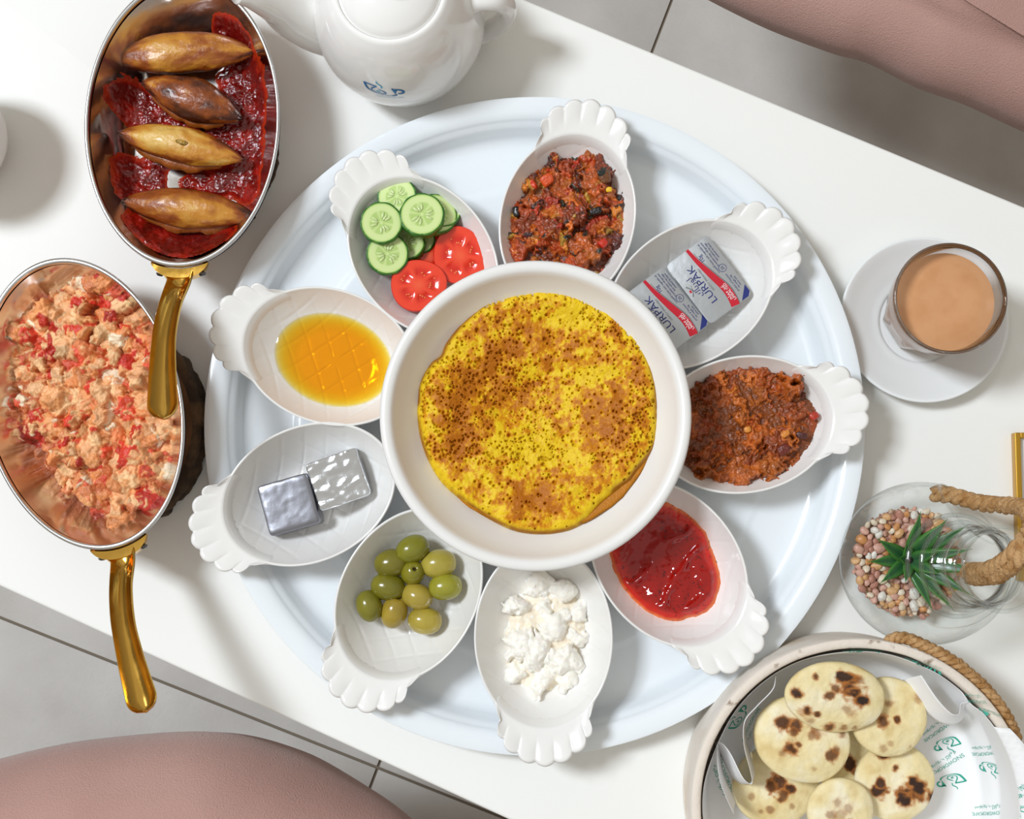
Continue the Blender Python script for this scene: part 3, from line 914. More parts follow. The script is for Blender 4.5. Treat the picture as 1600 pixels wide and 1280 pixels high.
# ---- honey
def honey():
    F_ = Field(-6.0, 5.6, -4.4, 4.4, 0.1)
    X, Y = F_.X, F_.Y
    s = np.hypot(X, Y) / outline(np.arctan2(Y, X))
    fl_ = np.where(s < 0.955, inner_z(np.minimum(s, .955)), 9.0)
    F_.H = np.full(X.shape, 1.22)
    t = np.clip((1.22 - fl_) / 0.8, 0, 1)
    c = np.stack([0.98 ** (t * 4) * np.ones_like(t), np.exp(-0.62 * t), np.exp(-4.2 * t)], -1)
    F_.C = c
    v, f, c = F_.build(fl_)
    v[:, 2] = np.maximum(v[:, 2], 1.16)
    return v, f, c
hn = in_dish('honey', 'honey', honey(), M['honey'])
tag(hn, 'pool of clear amber honey in the dish left of the bowl', 'honey')

# ---- brine under the olives
# ---- olives
def olive_mesh(hole):
    n, m = 24, 18
    rs = []
    for k in range(m + 1):
        t = -1 + 2 * k / m
        x = 1.08 * math.sin(t * math.pi / 2)
        r = 0.87 * max(math.cos(t * math.pi / 2), 0.0) ** 0.86 + 0.004
        if hole and k == m: x -= 0.30; r = 0.13
        if hole and k == m - 1: r *= 0.85
        a = np.linspace(0, 2 * np.pi, n, endpoint=False)
        rs.append(np.stack([np.full(n, x), r * np.cos(a), r * np.sin(a)], 1))
    return rings(rs)
ol = [(645, 858, 2.6, 0.4, 0, '#7c7a1e', 'dark green olive at the top of the olive pile', 0.1),
      (612, 880, 2.3, 0.2, 0, '#77701c', 'dark green olive left of the topmost olive', 0.0),
      (685, 881, 2.3, 0.15, 0, '#a99a3e', 'pale olive at the upper right of the pile', -0.05),
      (645, 895, 2.3, 0.9, 1, '#86801f', 'olive with its pit hole facing up in the pile centre', -1.2),
      (606, 917, 2.2, -0.15, 0, '#757019', 'dark green olive above the leftmost olive', 0.0),
      (696, 917, 2.4, 0.15, 0, '#97932c', 'yellow green olive at the right end of the pile', 0.0),
      (652, 932, 2.2, -0.35, 1, '#a8943a', 'pale olive with a hole at its lower right end', -0.2),
      (577, 947, 2.2, 1.9, 0, '#77721c', 'leftmost olive of the pile', 0.0),
      (616, 957, 2.0, 1.25, 1, '#a28a30', 'tan olive with a hole at its top end', -0.35),
      (664, 970, 2.0, -0.1, 0, '#a9963a', 'lowest pale olive nearest the dish crown', 0.0)]
for i, (x, y, h, rz, hole, colr, lab, ry) in enumerate(ol):
    v, f = olive_mesh(hole)
    v *= 0.97 + 0.05 * math.sin(i * 7)
    if i == 3: v *= 0.86
    n = fbm(v * 1.4 + i * 5, 3, 3)
    c = lin(colr) * (1 + 0.28 * n)[:, None]
    p = W(x, y, TF2 + h - 0.3)
    o = obj('olive', v, f, M['olive'], None, p, (0.3 * i, ry, rz), cols=np.clip(c, 0, 1))
    tag(o, lab, 'olive', 'olives in the dish')
    if hole:
        obj('pit_hole_shade', *lathe([(0.02, 0.0), (0.17, 0.0), (0.17, 0.03), (0.02, 0.03)], 12), M['pit'], o, (0.84 * (0.86 if i == 3 else 1), 0, 0), (0, math.pi / 2, 0))  # dark disc standing in for the shade inside the hole

# ---- cucumber and tomato slices
def cuc_parts(r=1.28, th=0.62):
    n = 48
    a = np.linspace(0, 2 * np.pi, n, endpoint=False)
    skin = rings([np.stack([(r * k + 0.02 * np.cos(9 * a)) * np.cos(a), (r * k + 0.02 * np.cos(9 * a)) * np.sin(a), np.full(n, z)], 1) for k, z in ((0.9, 0.0), (0.985, 0.03), (1.0, 0.12), (1.0, th - 0.1), (0.985, th - 0.02), (0.955, th), (0.90, th - 0.01))], True, False)
    rr = np.linspace(0.915, 0.02, 22) * r
    fr, cc = [], []
    for k in rr:
        fr.append(np.stack([k * np.cos(a), k * np.sin(a), np.full(n, th - 0.005 - 0.03 * math.exp(-(k / (r * .5)) ** 2))], 1))
        t = k / r
        star = np.cos(3 * a + 0.6) ** 2
        col = lin('#d4e6a0')[None] * np.ones((n, 1))
        col = col + (lin('#a9cc62') - col) * sstep(0.80, 0.95, t)
        inner = (1 - sstep(0.52, 0.60, t)) * (0.35 + 0.65 * (star > 0.12))
        col = col + (lin('#b4d07a') - col) * (inner * sstep(0.03, 0.1, t))[:, None]
        cc.append(col)
    fv, ff = rings(fr, False, True)
    seeds = []
    for k in range(3):
        for q in (-1, 0, 1):
            an = k * 2.094 + 0.45 + q * 0.42
            d = r * (0.36 if q else 0.30)
            L, w = 0.24, 0.085
            m = 10
            b_ = np.linspace(0, 2 * np.pi, m, endpoint=False)
            p = [np.stack([L * s_k * np.cos(b_), w * s_k * np.sin(b_), np.full(m, z)], 1) for s_k, z in ((1, -0.02), (0.9, 0.02), (0.3, 0.035))]
            v, f = rings(p)
            ca, sa = math.cos(an), math.sin(an)
            v = np.stack([v[:, 0] * ca - v[:, 1] * sa + d * ca, v[:, 0] * sa + v[:, 1] * ca + d * sa, v[:, 2] + th - 0.01], 1)
            seeds.append((v, f))
    return mesh('skin', *skin), mesh('flesh', fv, ff, np.concatenate(cc)), mesh('seeds', *join(seeds))
CS, CF, CSD = cuc_parts()
cucs = [(655, 375, 1.15, (-0.1, 0.1, 0.5), 0.8, 'cucumber slice mostly hidden under the others beside the tomato'),
        (636, 384, 1.5, (0.1, 0.25, 2.0), 0.92, 'cucumber slice tucked behind the lowest cucumber slice'),
        (622, 309, 2.75, (-0.15, -0.1, 0.2), 1.0, 'uppermost cucumber slice by the dish crown'),
        (686, 333, 2.2, (0.1, 0.42, 1.2), 1.02, 'cucumber slice standing behind the right cucumber slice'),
        (678, 336, 2.6, (0.1, 0.4, 0.6), 1.04, 'second cucumber slice peeking out behind the right cucumber slice'),
        (604, 397, 2.4, (0.12, 0.05, 1.0), 1.06, 'lowest cucumber slice next to the front tomato'),
        (595, 348, 3.0, (0.0, -0.1, 2.6), 1.05, 'leftmost cucumber slice on top of the pile'),
        (659, 338, 3.1, (0.05, 0.12, 1.6), 1.12, 'right cucumber slice lying on top of the pile')]
for x, y, h, rt, sc, lab in cucs:
    p = W(x, y, TF2 + h)
    e = empty('cucumber_slice', (p[0], p[1], p[2] - 0.45), rt, sc * 0.98)
    link('skin', CS, M['cuc_skin'], e); fl2 = link('flesh', CF, M['cuc_flesh'], e); link('seeds', CSD, M['cuc_seed'], fl2)
    tag(e, lab, 'cucumber', 'cucumber slices in the dish')
def tom_parts(r=1.8, th=0.5):
    n = 56
    a = np.linspace(0, 2 * np.pi, n, endpoint=False)
    el = 1 + 0.03 * np.cos(3 * a)
    skin = rings([np.stack([r * k * el * np.cos(a), r * k * el * np.sin(a) * 0.92, np.full(n, z)], 1) for k, z in ((0.86, 0.0), (0.96, 0.05), (1.0, 0.2), (1.0, th - 0.12), (0.985, th - 0.02), (0.965, th))], True, False)
    fr, cc = [], []
    for t in np.linspace(0.967, 0.02, 30):
        pocket = np.exp(-((t - 0.52) / 0.17) ** 2) * sstep(0.25, 0.6, np.abs(np.cos(2.5 * a + 0.4)))
        fr.append(np.stack([t * r * el * np.cos(a), t * r * el * np.sin(a) * 0.92, th - 0.10 * pocket], 1))
        col = lin('#ee4326') * np.ones((n, 1))
        col = col + (lin('#d8220f') - col) * pocket[:, None]
        col = col + (lin('#f3693f') - col) * (0.6 * math.exp(-(t / 0.2) ** 2))
        cc.append(col)
    fv, ff = rings(fr, False, True)
    seeds = []
    rnd = random.Random(2)
    for k in range(16):
        an = (k % 5) * 2 * math.pi / 5 - 0.16 + rnd.uniform(-.35, .35)
        d = r * rnd.uniform(0.4, 0.64)
        v, f = lathe([(0.03, -0.02), (0.07, 0.0), (0.05, 0.03), (0.01, 0.04)], 8)
        v[:, 0] *= 1.4
        v += (d * math.cos(an), d * math.sin(an) * 0.92, th - 0.08)
        seeds.append((v, f))
    return mesh('skin', *skin), mesh('flesh', fv, ff, np.concatenate(cc)), mesh('seeds', *join(seeds))
TSK, TFL, TSD = tom_parts()
M['tom_seed'] = pm('tomato_seed', '#ea6a38', 0.2, coat=0.4)
toms = [(668, 400, 1.15, (0.0, 0.1, 0.4), 0.9, 'tomato slice hidden behind the two front tomato slices'),
        (738, 412, 1.2, (-0.1, -0.3, 1.0), 0.85, 'tomato slice under the large tomato by the dish edge'),
        (662, 468, 1.3, (0.1, -0.1, 0.4), 0.85, 'tomato slice under the front tomato near the bowl'),
        (718, 398, 1.9, (0.0, -0.12, 1.9), 1.02, 'large tomato slice at the right of the cucumber'),
        (653, 445, 2.15, (0.05, 0.05, 0.25), 0.98, 'front oval tomato slice on top nearest the bowl')]
for x, y, h, rt, sc, lab in toms:
    p = W(x, y, TF2 + h)
    e = empty('tomato_slice', (p[0], p[1], p[2] - 0.45), rt, sc)
    link('skin', TSK, M['tom_skin'], e); fl2 = link('flesh', TFL, M['tom_flesh'], e); link('seeds', TSD, M['tom_seed'], fl2)
    tag(e, lab, 'tomato', 'tomato slices in the dish')

# ---- foil wrapped cheese cubes
def foil_cube(seed, sx, sy, sz, cw=1.0):
    n = 26
    u = np.linspace(-1, 1, n)
    vs_, fs = [], []
    for ax in range(3):
        for sg in (-1, 1):
            A, B = np.meshgrid(u, u)
            p = np.zeros((n * n, 3))
            p[:, ax] = sg; p[:, (ax + 1) % 3] = A.ravel(); p[:, (ax + 2) % 3] = B.ravel() * sg
            vs_.append(p); fs.append(grid_faces(n, n, False))
    v, f = join(list(zip(vs_, fs)))
    m8 = np.max(np.abs(v), 1)
    L10 = (np.sum(np.abs(v) ** 14, 1)) ** (1 / 14)
    v = v / L10[:, None]
    v = v * (sx, sy, sz)
    cr = np.clip(1 - np.abs(fbm(v * np.array((0.7, 1.2, 1)) + seed, seed, 3)) * 2.6, 0, 1)
    v += (0.012 + 0.02 * cw) * np.stack([fbm(v * 2.3, seed + j, 3) for j in range(3)], 1)
    v[:, 2] += cw * 0.11 * cr ** 3 * (v[:, 2] > 0)
    return v, f
p = W(447, 787, TF2 + 2.5)
o = obj('foil_cheese_cube', *foil_cube(3, 1.66, 1.62, 0.85, 0.1), M['foil_dull'], None, (p[0] + 0.1, p[1] - 0.05, TF2 + 1.33), (0, 0, math.radians(16)))
tag(o, 'dull grey foil wrapped cheese cube nearer the dish crown', 'cheese portion', 'foil cheese cubes')
p = W(526, 748, TF2 + 2.6)
o = obj('foil_cheese_cube', *foil_cube(9, 1.66, 1.55, 0.75), M['foil'], None, (p[0] + 0.05, p[1], TF2 + 1.75), (0.08, 0.0, math.radians(19)))
tag(o, 'bright crinkled foil wrapped cheese cube nearer the bowl', 'cheese portion', 'foil cheese cubes')

# ---- butter portions
def flat(v2, f, z):
    return np.column_stack([v2, np.full(len(v2), z)]), f
def butter_pack(px, py, h, ang, tilt, lab):
    p = W(px, py, TF2 + h)
    e = empty('butter_portion', (p[0], p[1], p[2] - 0.95), (tilt[0], tilt[1], ang))
    z = 0.95
    lid = obj('lid', *box(-2.3, 2.3, -1.62, 1.62, z - 0.05, z, 0.3), M['lid_foil'], e, angle=40)
    def rr(hx, hy, zz, r=0.4, k=5):
        pts = []
        for sx, sy, a0 in ((1, 1, 0), (-1, 1, 90), (-1, -1, 180), (1, -1, 270)):
            for q in range(k):
                a = math.radians(a0 + 90 * q / (k - 1))
                pts.append((sx * (hx - r) + r * math.cos(a), sy * (hy - r) + r * math.sin(a), zz))
        return np.array(pts)
    obj('tub', *rings([rr(1.5, 0.9, 0), rr(1.75, 1.12, 0.08), rr(2.0, 1.35, z - 0.06)]), M['tub'], e, angle=50)
    zi = z + 0.012
    v2, ff = ribbon2([(2.28, -0.02), (1.3, -0.1), (0.2, -0.28), (-1.0, -0.5), (-1.7, -0.48), (-2.28, -0.36)], [0.2, 0.28, 0.4, 0.5, 0.53, 0.56], 30)
    obj('stripe', *flat(v2, ff, zi), M['red_ink'], lid, smooth=False)
    v2, ff = ribbon2([(1.9, -0.24), (1.3, -0.29), (0.2, -0.53), (-1.0, -0.8), (-1.7, -0.78), (-2.28, -0.68)], [0.02, 0.05, 0.06, 0.06, 0.06, 0.06], 30)
    obj('stripe_edge', *flat(v2, ff, zi), M['grey_ink'], lid, smooth=False)
    obj('corner_mark', *flat(np.array([(-2.28, -0.85), (-2.28, -1.35), (-2.05, -1.6), (-1.55, -1.6)]), [(0, 1, 2, 3)], zi), M['navy'], lid, smooth=False)
    def put(name, s, size, x, y, mat, sx=1.0):
        v2, ff = text_mesh(s, size)
        if not len(v2): return
        v2 = v2 * (sx, 1) + (x, y)
        obj(name, *flat(v2, ff, zi + 0.01), mat, lid, smooth=False)
    put('brand_lettering', 'LURPAK', 0.62, 0.0, 0.5, M['navy'], 1.22)
    put('arabic_lettering', AR_PACK, 0.55, 0.1, 0.95, M['navy'])
    put('spreadable_lettering', 'LIGHTLY SPREADABLE', 0.17, 0.1, 0.14, M['grey_ink'])
    put('unsalted_lettering', 'UNSALTED', 0.25, -1.35, -0.60, M['white_ink'])
    put('unsalted_arabic_lettering', AR_UNSALT, 0.3, -1.3, -0.38, M['white_ink'])
    put('weight_lettering', '10g', 0.36, 1.3, -0.42, M['navy'])
    for k, (s, x, y) in enumerate((('Lurpak\u00ae butter with vegetable oil', 1.05, -0.78), ('spreadable keep refrigerated', 1.2, -0.98), ('best before see edge', 1.3, -1.16), ('unsalted fat blend', 1.3, -1.33), ('product of Denmark', -1.0, -1.05), ('net weight 10g', -1.05, -1.22), ('store cold', -1.1, -1.38))):
        put('small_lettering', s, 0.16, x, y, M['navy'])
    a = np.linspace(0, 2 * np.pi, 25)
    v2, ff = ribbon2(np.stack([0.08 + 0.24 * np.cos(a), -1.12 + 0.24 * np.sin(a)], 1), 0.03, 40)
    obj('round_mark', *flat(v2, ff, zi), M['navy'], lid, smooth=False)
    put('round_mark_lettering', '25', 0.26, 0.08, -1.12, M['navy'])
    q1 = ribbon2([(-0.3, 1.42), (0.0, 1.22), (0.35, 1.12)], [0.08, 0.05, 0.02], 8)
    q2 = ribbon2([(0.45, 1.42), (0.1, 1.22), (-0.22, 1.1)], [0.08, 0.05, 0.02], 8)
    v2, ff = join([flat(*q1, 0), flat(*q2, 0)])
    obj('horn_emblem', *flat(v2[:, :2], ff, zi), M['grey_ink'], lid, smooth=False)
    obj('emblem_dot', *flat(np.array([(0.06 + 0.1 * math.cos(t), 1.36 + 0.08 * math.sin(t)) for t in np.linspace(0, 5.6, 9)]), [tuple(range(9))], zi), M['red_ink'], lid, smooth=False)
    tag(e, lab, 'butter', 'butter portions in the dish')
    return e
ua = math.atan2(585, -430)
butter_pack(1107.5, 437, 2.25, ua, (0, 0, 0), 'silver butter portion pack nearer the dish crown, fully visible')
butter_pack(1040, 486, 2.2, ua + 0.02, (0.10, 0.03, 0), 'silver butter portion pack partly under the edge of the round bowl')

# ================================================================ PANS
PA, PBm = 6.0, 9.0       # rim semi axes
PD = 3.5                 # depth of the pan
PBASE = 2.0              # thickness of the wood slice below
def pan_z(s):
    t = np.clip((s - 0.66) / 0.34, 0, 1)
    return 0.22 + (PD - 0.25) * t ** 1.55
def make_pan(c, rotz):
    e = empty('oval_pan', (c[0], c[1], PBASE), (0, 0, rotz))
    n = 128
    a = np.linspace(0, 2 * np.pi, n, endpoint=False)
    ring = lambda s, z: np.stack([s * PA * np.cos(a), s * PBm * np.sin(a), np.full(n, z)], 1)
    ins = [ring(s, float(pan_z(s))) for s in np.concatenate([np.linspace(0.972, 0.60, 30), [0.4, 0.2, 0.02]])]
    obj('interior', *rings(ins, False, True), M['steel'], e)
    outs = [ring(0.1, 0.0), ring(0.6, 0.0), ring(0.7, 0.12)] + [ring(s + 0.028, float(pan_z(s)) - 0.12) for s in np.linspace(0.72, 0.972, 14)]
    obj('copper_shell', *rings(outs, True, False), M['copper'], e)
    rim = [ring(0.970, PD - 0.19), ring(0.974, PD - 0.02), ring(0.982, PD + 0.06), ring(0.995, PD + 0.07), ring(1.008, PD + 0.02), ring(1.012, PD - 0.1), ring(1.004, PD - 0.22)]
    obj('rim', *rings(rim, False, False), M['steel_rim'], e)
    # brass bracket along the rim at the handle end
    t = np.linspace(-math.pi / 2 - 0.29, -math.pi / 2 + 0.29, 30)
    br = []
    for k, tt in enumerate(t):
        w = abs(k / 29 * 2 - 1)
        hgt = 0.7 * (1 - w ** 3) + 0.1
        o1, o2 = 1.02, 1.02 + 0.055 * (1 - w ** 4) + 0.006
        p = lambda s, z: (s * PA * math.cos(tt) * (1 if s < 1.03 else 1.0), s * PBm * math.sin(tt), z)
        br.append(np.array([p(o1, PD - 0.14), p(o2, PD - 0.16), p(o2, PD - 0.3 - hgt), p(o1 - 0.03, PD - 0.3 - hgt)]))
    obj('bracket', *rings(br), M['brass'], e, angle=40)
    for dx in (-1.3, 1.3):
        v, f = lathe([(0.02, 0.16), (0.16, 0.14), (0.26, 0.02), (0.26, 0.0)][::-1], 14)
        yy = -PBm * math.sqrt(1 - (dx / PA) ** 2)
        obj('rivet', v, f, M['rivet'], e, (dx, yy * 1.065 - 0.03, PD - 0.62), (math.pi / 2, 0, 0.2 * np.sign(dx)))
    # channel shaped handle with spoon end
    P = np.array([W(x, y, h) - np.array((*PAN1, PBASE)) for x, y, h in ((281, 425, 5.1), (279, 440, 5.7), (266, 475, 7.1), (257, 520, 8.3), (254, 570, 9.2), (254, 615, 9.9), (254.5, 654, 10.4))])
    n2 = 60
    path = spline(P, n2)
    tt = np.linspace(0, 1, n2)
    w = np.interp(tt, [0, 0.12, 0.3, 0.55, 0.75, 0.88, 1], [2.0, 1.55, 1.40, 1.44, 1.66, 1.80, 1.80]) / 2
    L = np.concatenate([[0], np.cumsum(np.linalg.norm(np.diff(path, axis=0), axis=1))]); rem = L[-1] - L
    R0 = 0.9
    w = w * np.sqrt(np.clip(1 - np.clip((R0 - rem) / R0, 0, 0.999) ** 2, 0.0004, 1))
    T, S_, U = frames(path)
    rs = []
    for i in range(n2):
        k = w[i]
        dep = 0.50 * min(1, k / 0.5) * min(1, tt[i] / 0.15)
        th = np.linspace(0, math.pi, 13)
        prof_ = [(-math.cos(x), -0.42 * math.sin(x) - 0.05) for x in th]                 # underside
        prof_ += [(1.0, 0.05), (0.93, 0.11)]                                              # right lip
        prof_ += [(x, 0.07 - dep * (1 - (x / 0.9) ** 2) ** 0.9) for x in np.linspace(0.86, -0.86, 13)]
        prof_ += [(-0.93, 0.11), (-1.0, 0.05)]
        rs.append(np.array([path[i] + S_[i] * k * a_ + U[i] * b_ * (1 if rem[i] > 0.25 else 0.5 + 2 * rem[i]) for a_, b_ in prof_]))
    obj('handle', *rings(rs), M['brass'], e, angle=50)
    return e
PAN1 = W(284, 189, PBASE + PD)[:2]
PAN2 = W(127, 629, PBASE + PD)[:2]
pan1 = make_pan(PAN1, 0.0)
tag(pan1, 'oval steel pan with brass handle holding four fried pastry rolls', 'pan', 'oval pans')
pan2 = copy_tree(pan1)
pan2.location = (PAN2[0] * 0.01, PAN2[1] * 0.01, pan1.location.z)
R2 = math.radians(16)
pan2.rotation_euler = (0, 0, R2)
tag(pan2, 'oval steel pan with brass handle holding scrambled eggs with tomato', 'pan', 'oval pans')

def wood_slice(c, rx, ry, seed, lab):
    n = 120
    a = np.linspace(0, 2 * np.pi, n, endpoint=False)
    wob = 1 + 0.05 * fbm(np.stack([np.cos(a), np.sin(a)], 1) * 1.8, seed, 3)
    e = empty('wood_slice_trivet', (c[0], c[1], 0))
    def rg(s, z, rough):
        nn = 1 + rough * fbm(np.stack([np.cos(a) * 9, np.sin(a) * 9, np.full(n, z * 2.0)], 1), seed + 4, 3)
        return np.stack([s * wob * nn * rx * np.cos(a), s * wob * nn * ry * np.sin(a), np.full(n, z)], 1)
    obj('bark', *rings([rg(0.90, 0.0, 0)] + [rg(1.0, z, 0.07) for z in np.linspace(0.02, 1.92, 9)] + [rg(0.92, PBASE - 0.03, 0.03), rg(0.86, PBASE - 0.06, 0)], False, False), M['bark'], e)
    obj('cut_face', *rings([rg(0.93, PBASE - 0.05, 0), rg(0.6, PBASE - 0.02, 0), rg(0.02, PBASE - 0.02, 0)], False, True), M['wood_cut'], e)
    return tag(e, lab, 'trivet', 'wood slice trivets')
c = W(322, 236, 1.0)
wood_slice(c, 4.45, 5.4, 3, 'bark edged wood slice under the pan of pastry rolls')
c = W(184, 668, 1.0)
wood_slice(c, 5.6, 6.3, 6, 'bark edged wood slice under the pan of scrambled eggs')

# ---- scrambled eggs
def eggs():
    rnd = random.Random(31)
    F_ = Field(-6.2, 6.2, -9.2, 9.2, 0.055)      # in the frame of the turned pan
    X, Y = F_.X, F_.Y
    XY = np.stack([X, Y], -1)
    c2, s2 = math.cos(R2), math.sin(R2)
    def loc(px, py):
        p = W(px, py, PBASE + 1.3)[:2] - PAN2
        return (p[0] * c2 + p[1] * s2, -p[0] * s2 + p[1] * c2)
    P = smooth_poly([loc(x, y) for x, y in ((85, 450), (140, 425), (190, 440), (228, 485), (250, 545), (265, 600), (276, 650), (276, 700), (262, 750), (232, 795), (180, 822), (140, 795), (100, 765), (68, 725), (58, 690), (25, 655), (18, 590), (28, 540), (12, 515), (40, 490))])
    sd = poly_sdf(X, Y, P) + 0.35 * fbm(XY * 1.1, 3, 3)
    s = np.hypot(X / PA, Y / PBm)
    fl_ = np.where(s < 0.97, pan_z(np.minimum(s, 0.97)), 9)
    F_.H = np.where(sd > 0, 0.3 + 1.0 * np.sqrt(sstep(0, 1.6, sd)) + 0.55 * fbm(XY * 0.8, 8, 3) + np.maximum(fl_ - 0.22, 0) * 0.55 * (fl_ < 5), -1)
    F_.C[:] = lin('#c4683a')  # darker base colour paints shade into the crevices between the curds
    egg = ['#eeb080', '#e8a06a', '#f0be92', '#e6955f', '#edb284', '#e9a670', '#f1c496', '#e0895c']
    red = ['#d8402a', '#cf3a26', '#dd5a3c', '#c63020', '#e0563a']
    ys, xs = np.nonzero(sd > 0.05)
    zone = fbm(XY * 0.55 + 11, 44, 3)
    def put(nn, r0, r1, redp, sink, hh, inherit):
        for k in range(nn):
            q = rnd.randrange(len(ys)); i, j = ys[q], xs[q]
            r = rnd.uniform(r0, r1)
            u = rnd.random()
            pr = redp * (1.9 if zone[i, j] > 0.12 else 0.45)
            col = lin(rnd.choice(red)) if u < pr else (lin('#f7e6d2') if u > 0.965 else lin(rnd.choice(egg)))
            if rnd.random() < inherit: col = F_.C[i, j]
            F_.bump(X[i, j], Y[i, j], F_.H[i, j] - r * sink, r, r * rnd.uniform(0.55, 1), rnd.random() * 3.14, r * hh, col * rnd.uniform(0.86, 1.1), 0.5)
    put(150, 0.45, 0.95, 0.22, 0.25, 0.7, 0)
    put(420, 0.22, 0.5, 0.25, 0.4, 0.8, 0.45)
    put(2200, 0.09, 0.2, 0.12, 0.45, 0.9, 0.85)
    F_.warp(0.4, 1.8, 80)
    F_.H += 0.06 * fbm(XY * 7, 5, 3) * (F_.H > 0)
    F_.C = np.clip(F_.C * (1 + 0.22 * fbm(XY * 2.2, 66, 3))[..., None] * np.array((1.0, 0.95, 0.84)), 0, 1)
    return F_.build(fl_)
v, f, c = eggs()
o = obj('scrambled_eggs', v, f, M['food'], None, (*PAN2, PBASE), (0, 0, R2), cols=c)
tag(o, 'crumbly orange scrambled eggs with tomato in the left pan', 'eggs', kind='stuff')

# ---- sauce below the pastry rolls
def sauce():
    F_ = Field(-6.2, 6.2, -9.2, 9.2, 0.06)
    X, Y = F_.X, F_.Y
    XY = np.stack([X, Y], -1)
    s = np.hypot(X / PA, Y / PBm)
    fl_ = np.where(s < 0.97, pan_z(np.minimum(s, 0.97)), 9)
    fld = np.zeros(X.shape)
    for x, y, r in ((205, 150, 26), (212, 180, 30), (240, 170, 26), (350, 50, 22), (370, 62, 20), (388, 80, 16), (375, 120, 38), (398, 150, 26), (370, 150, 26), (355, 205, 26), (385, 215, 28), (395, 180, 20),
                    (205, 265, 28), (215, 300, 26), (240, 290, 24), (300, 285, 22), (335, 288, 26), (375, 275, 30), (392, 300, 24), (390, 250, 24), (235, 350, 30), (262, 375, 32), (300, 392, 34), (335, 388, 26), (350, 365, 26), (255, 250, 20), (330, 225, 24), (280, 200, 26)):
        p = W(x, y, PBASE + 0.4)[:2] - PAN1
        fld += np.exp(-((X - p[0]) ** 2 + (Y - p[1]) ** 2) / (r / 24.8) ** 2)
    fld += 0.30 * fbm(XY * 1.3, 6, 4)
    thick = sstep(0.44, 0.95, fld)
    film = sstep(0.40, 0.46, fld)
    ht = 0.025 * film + thick * (0.22 + 0.16 * fbm(XY * 2.1, 9, 3) + 0.10 * fbm(XY * 5, 19, 3))
    F_.H = np.where(film > 0.01, fl_ + np.where(fl_ < 5, ht, -10) - 0.015, -1)
    org, red, drk = lin('#a82c0c'), lin('#9c180b'), lin('#6a0d08')
    c = org + (red - org) * sstep(0.05, 0.5, thick)[..., None]
    F_.C = c + (drk - c) * sstep(0.1, 0.7, thick * 0.6 + 0.6 * fbm(XY * 1.7, 29, 3))[..., None]
    keep = fl_ < 2.5
    F_.H = np.where(keep, F_.H, -1)
    return F_.build(np.where(keep, fl_, 9))
v, f, c = sauce()
o = obj('tomato_sauce', v, f, M['sauce'], None, (*PAN1, PBASE), cols=c)
tag(o, 'dark red tomato sauce smeared under the pastry rolls', 'sauce', kind='stuff')

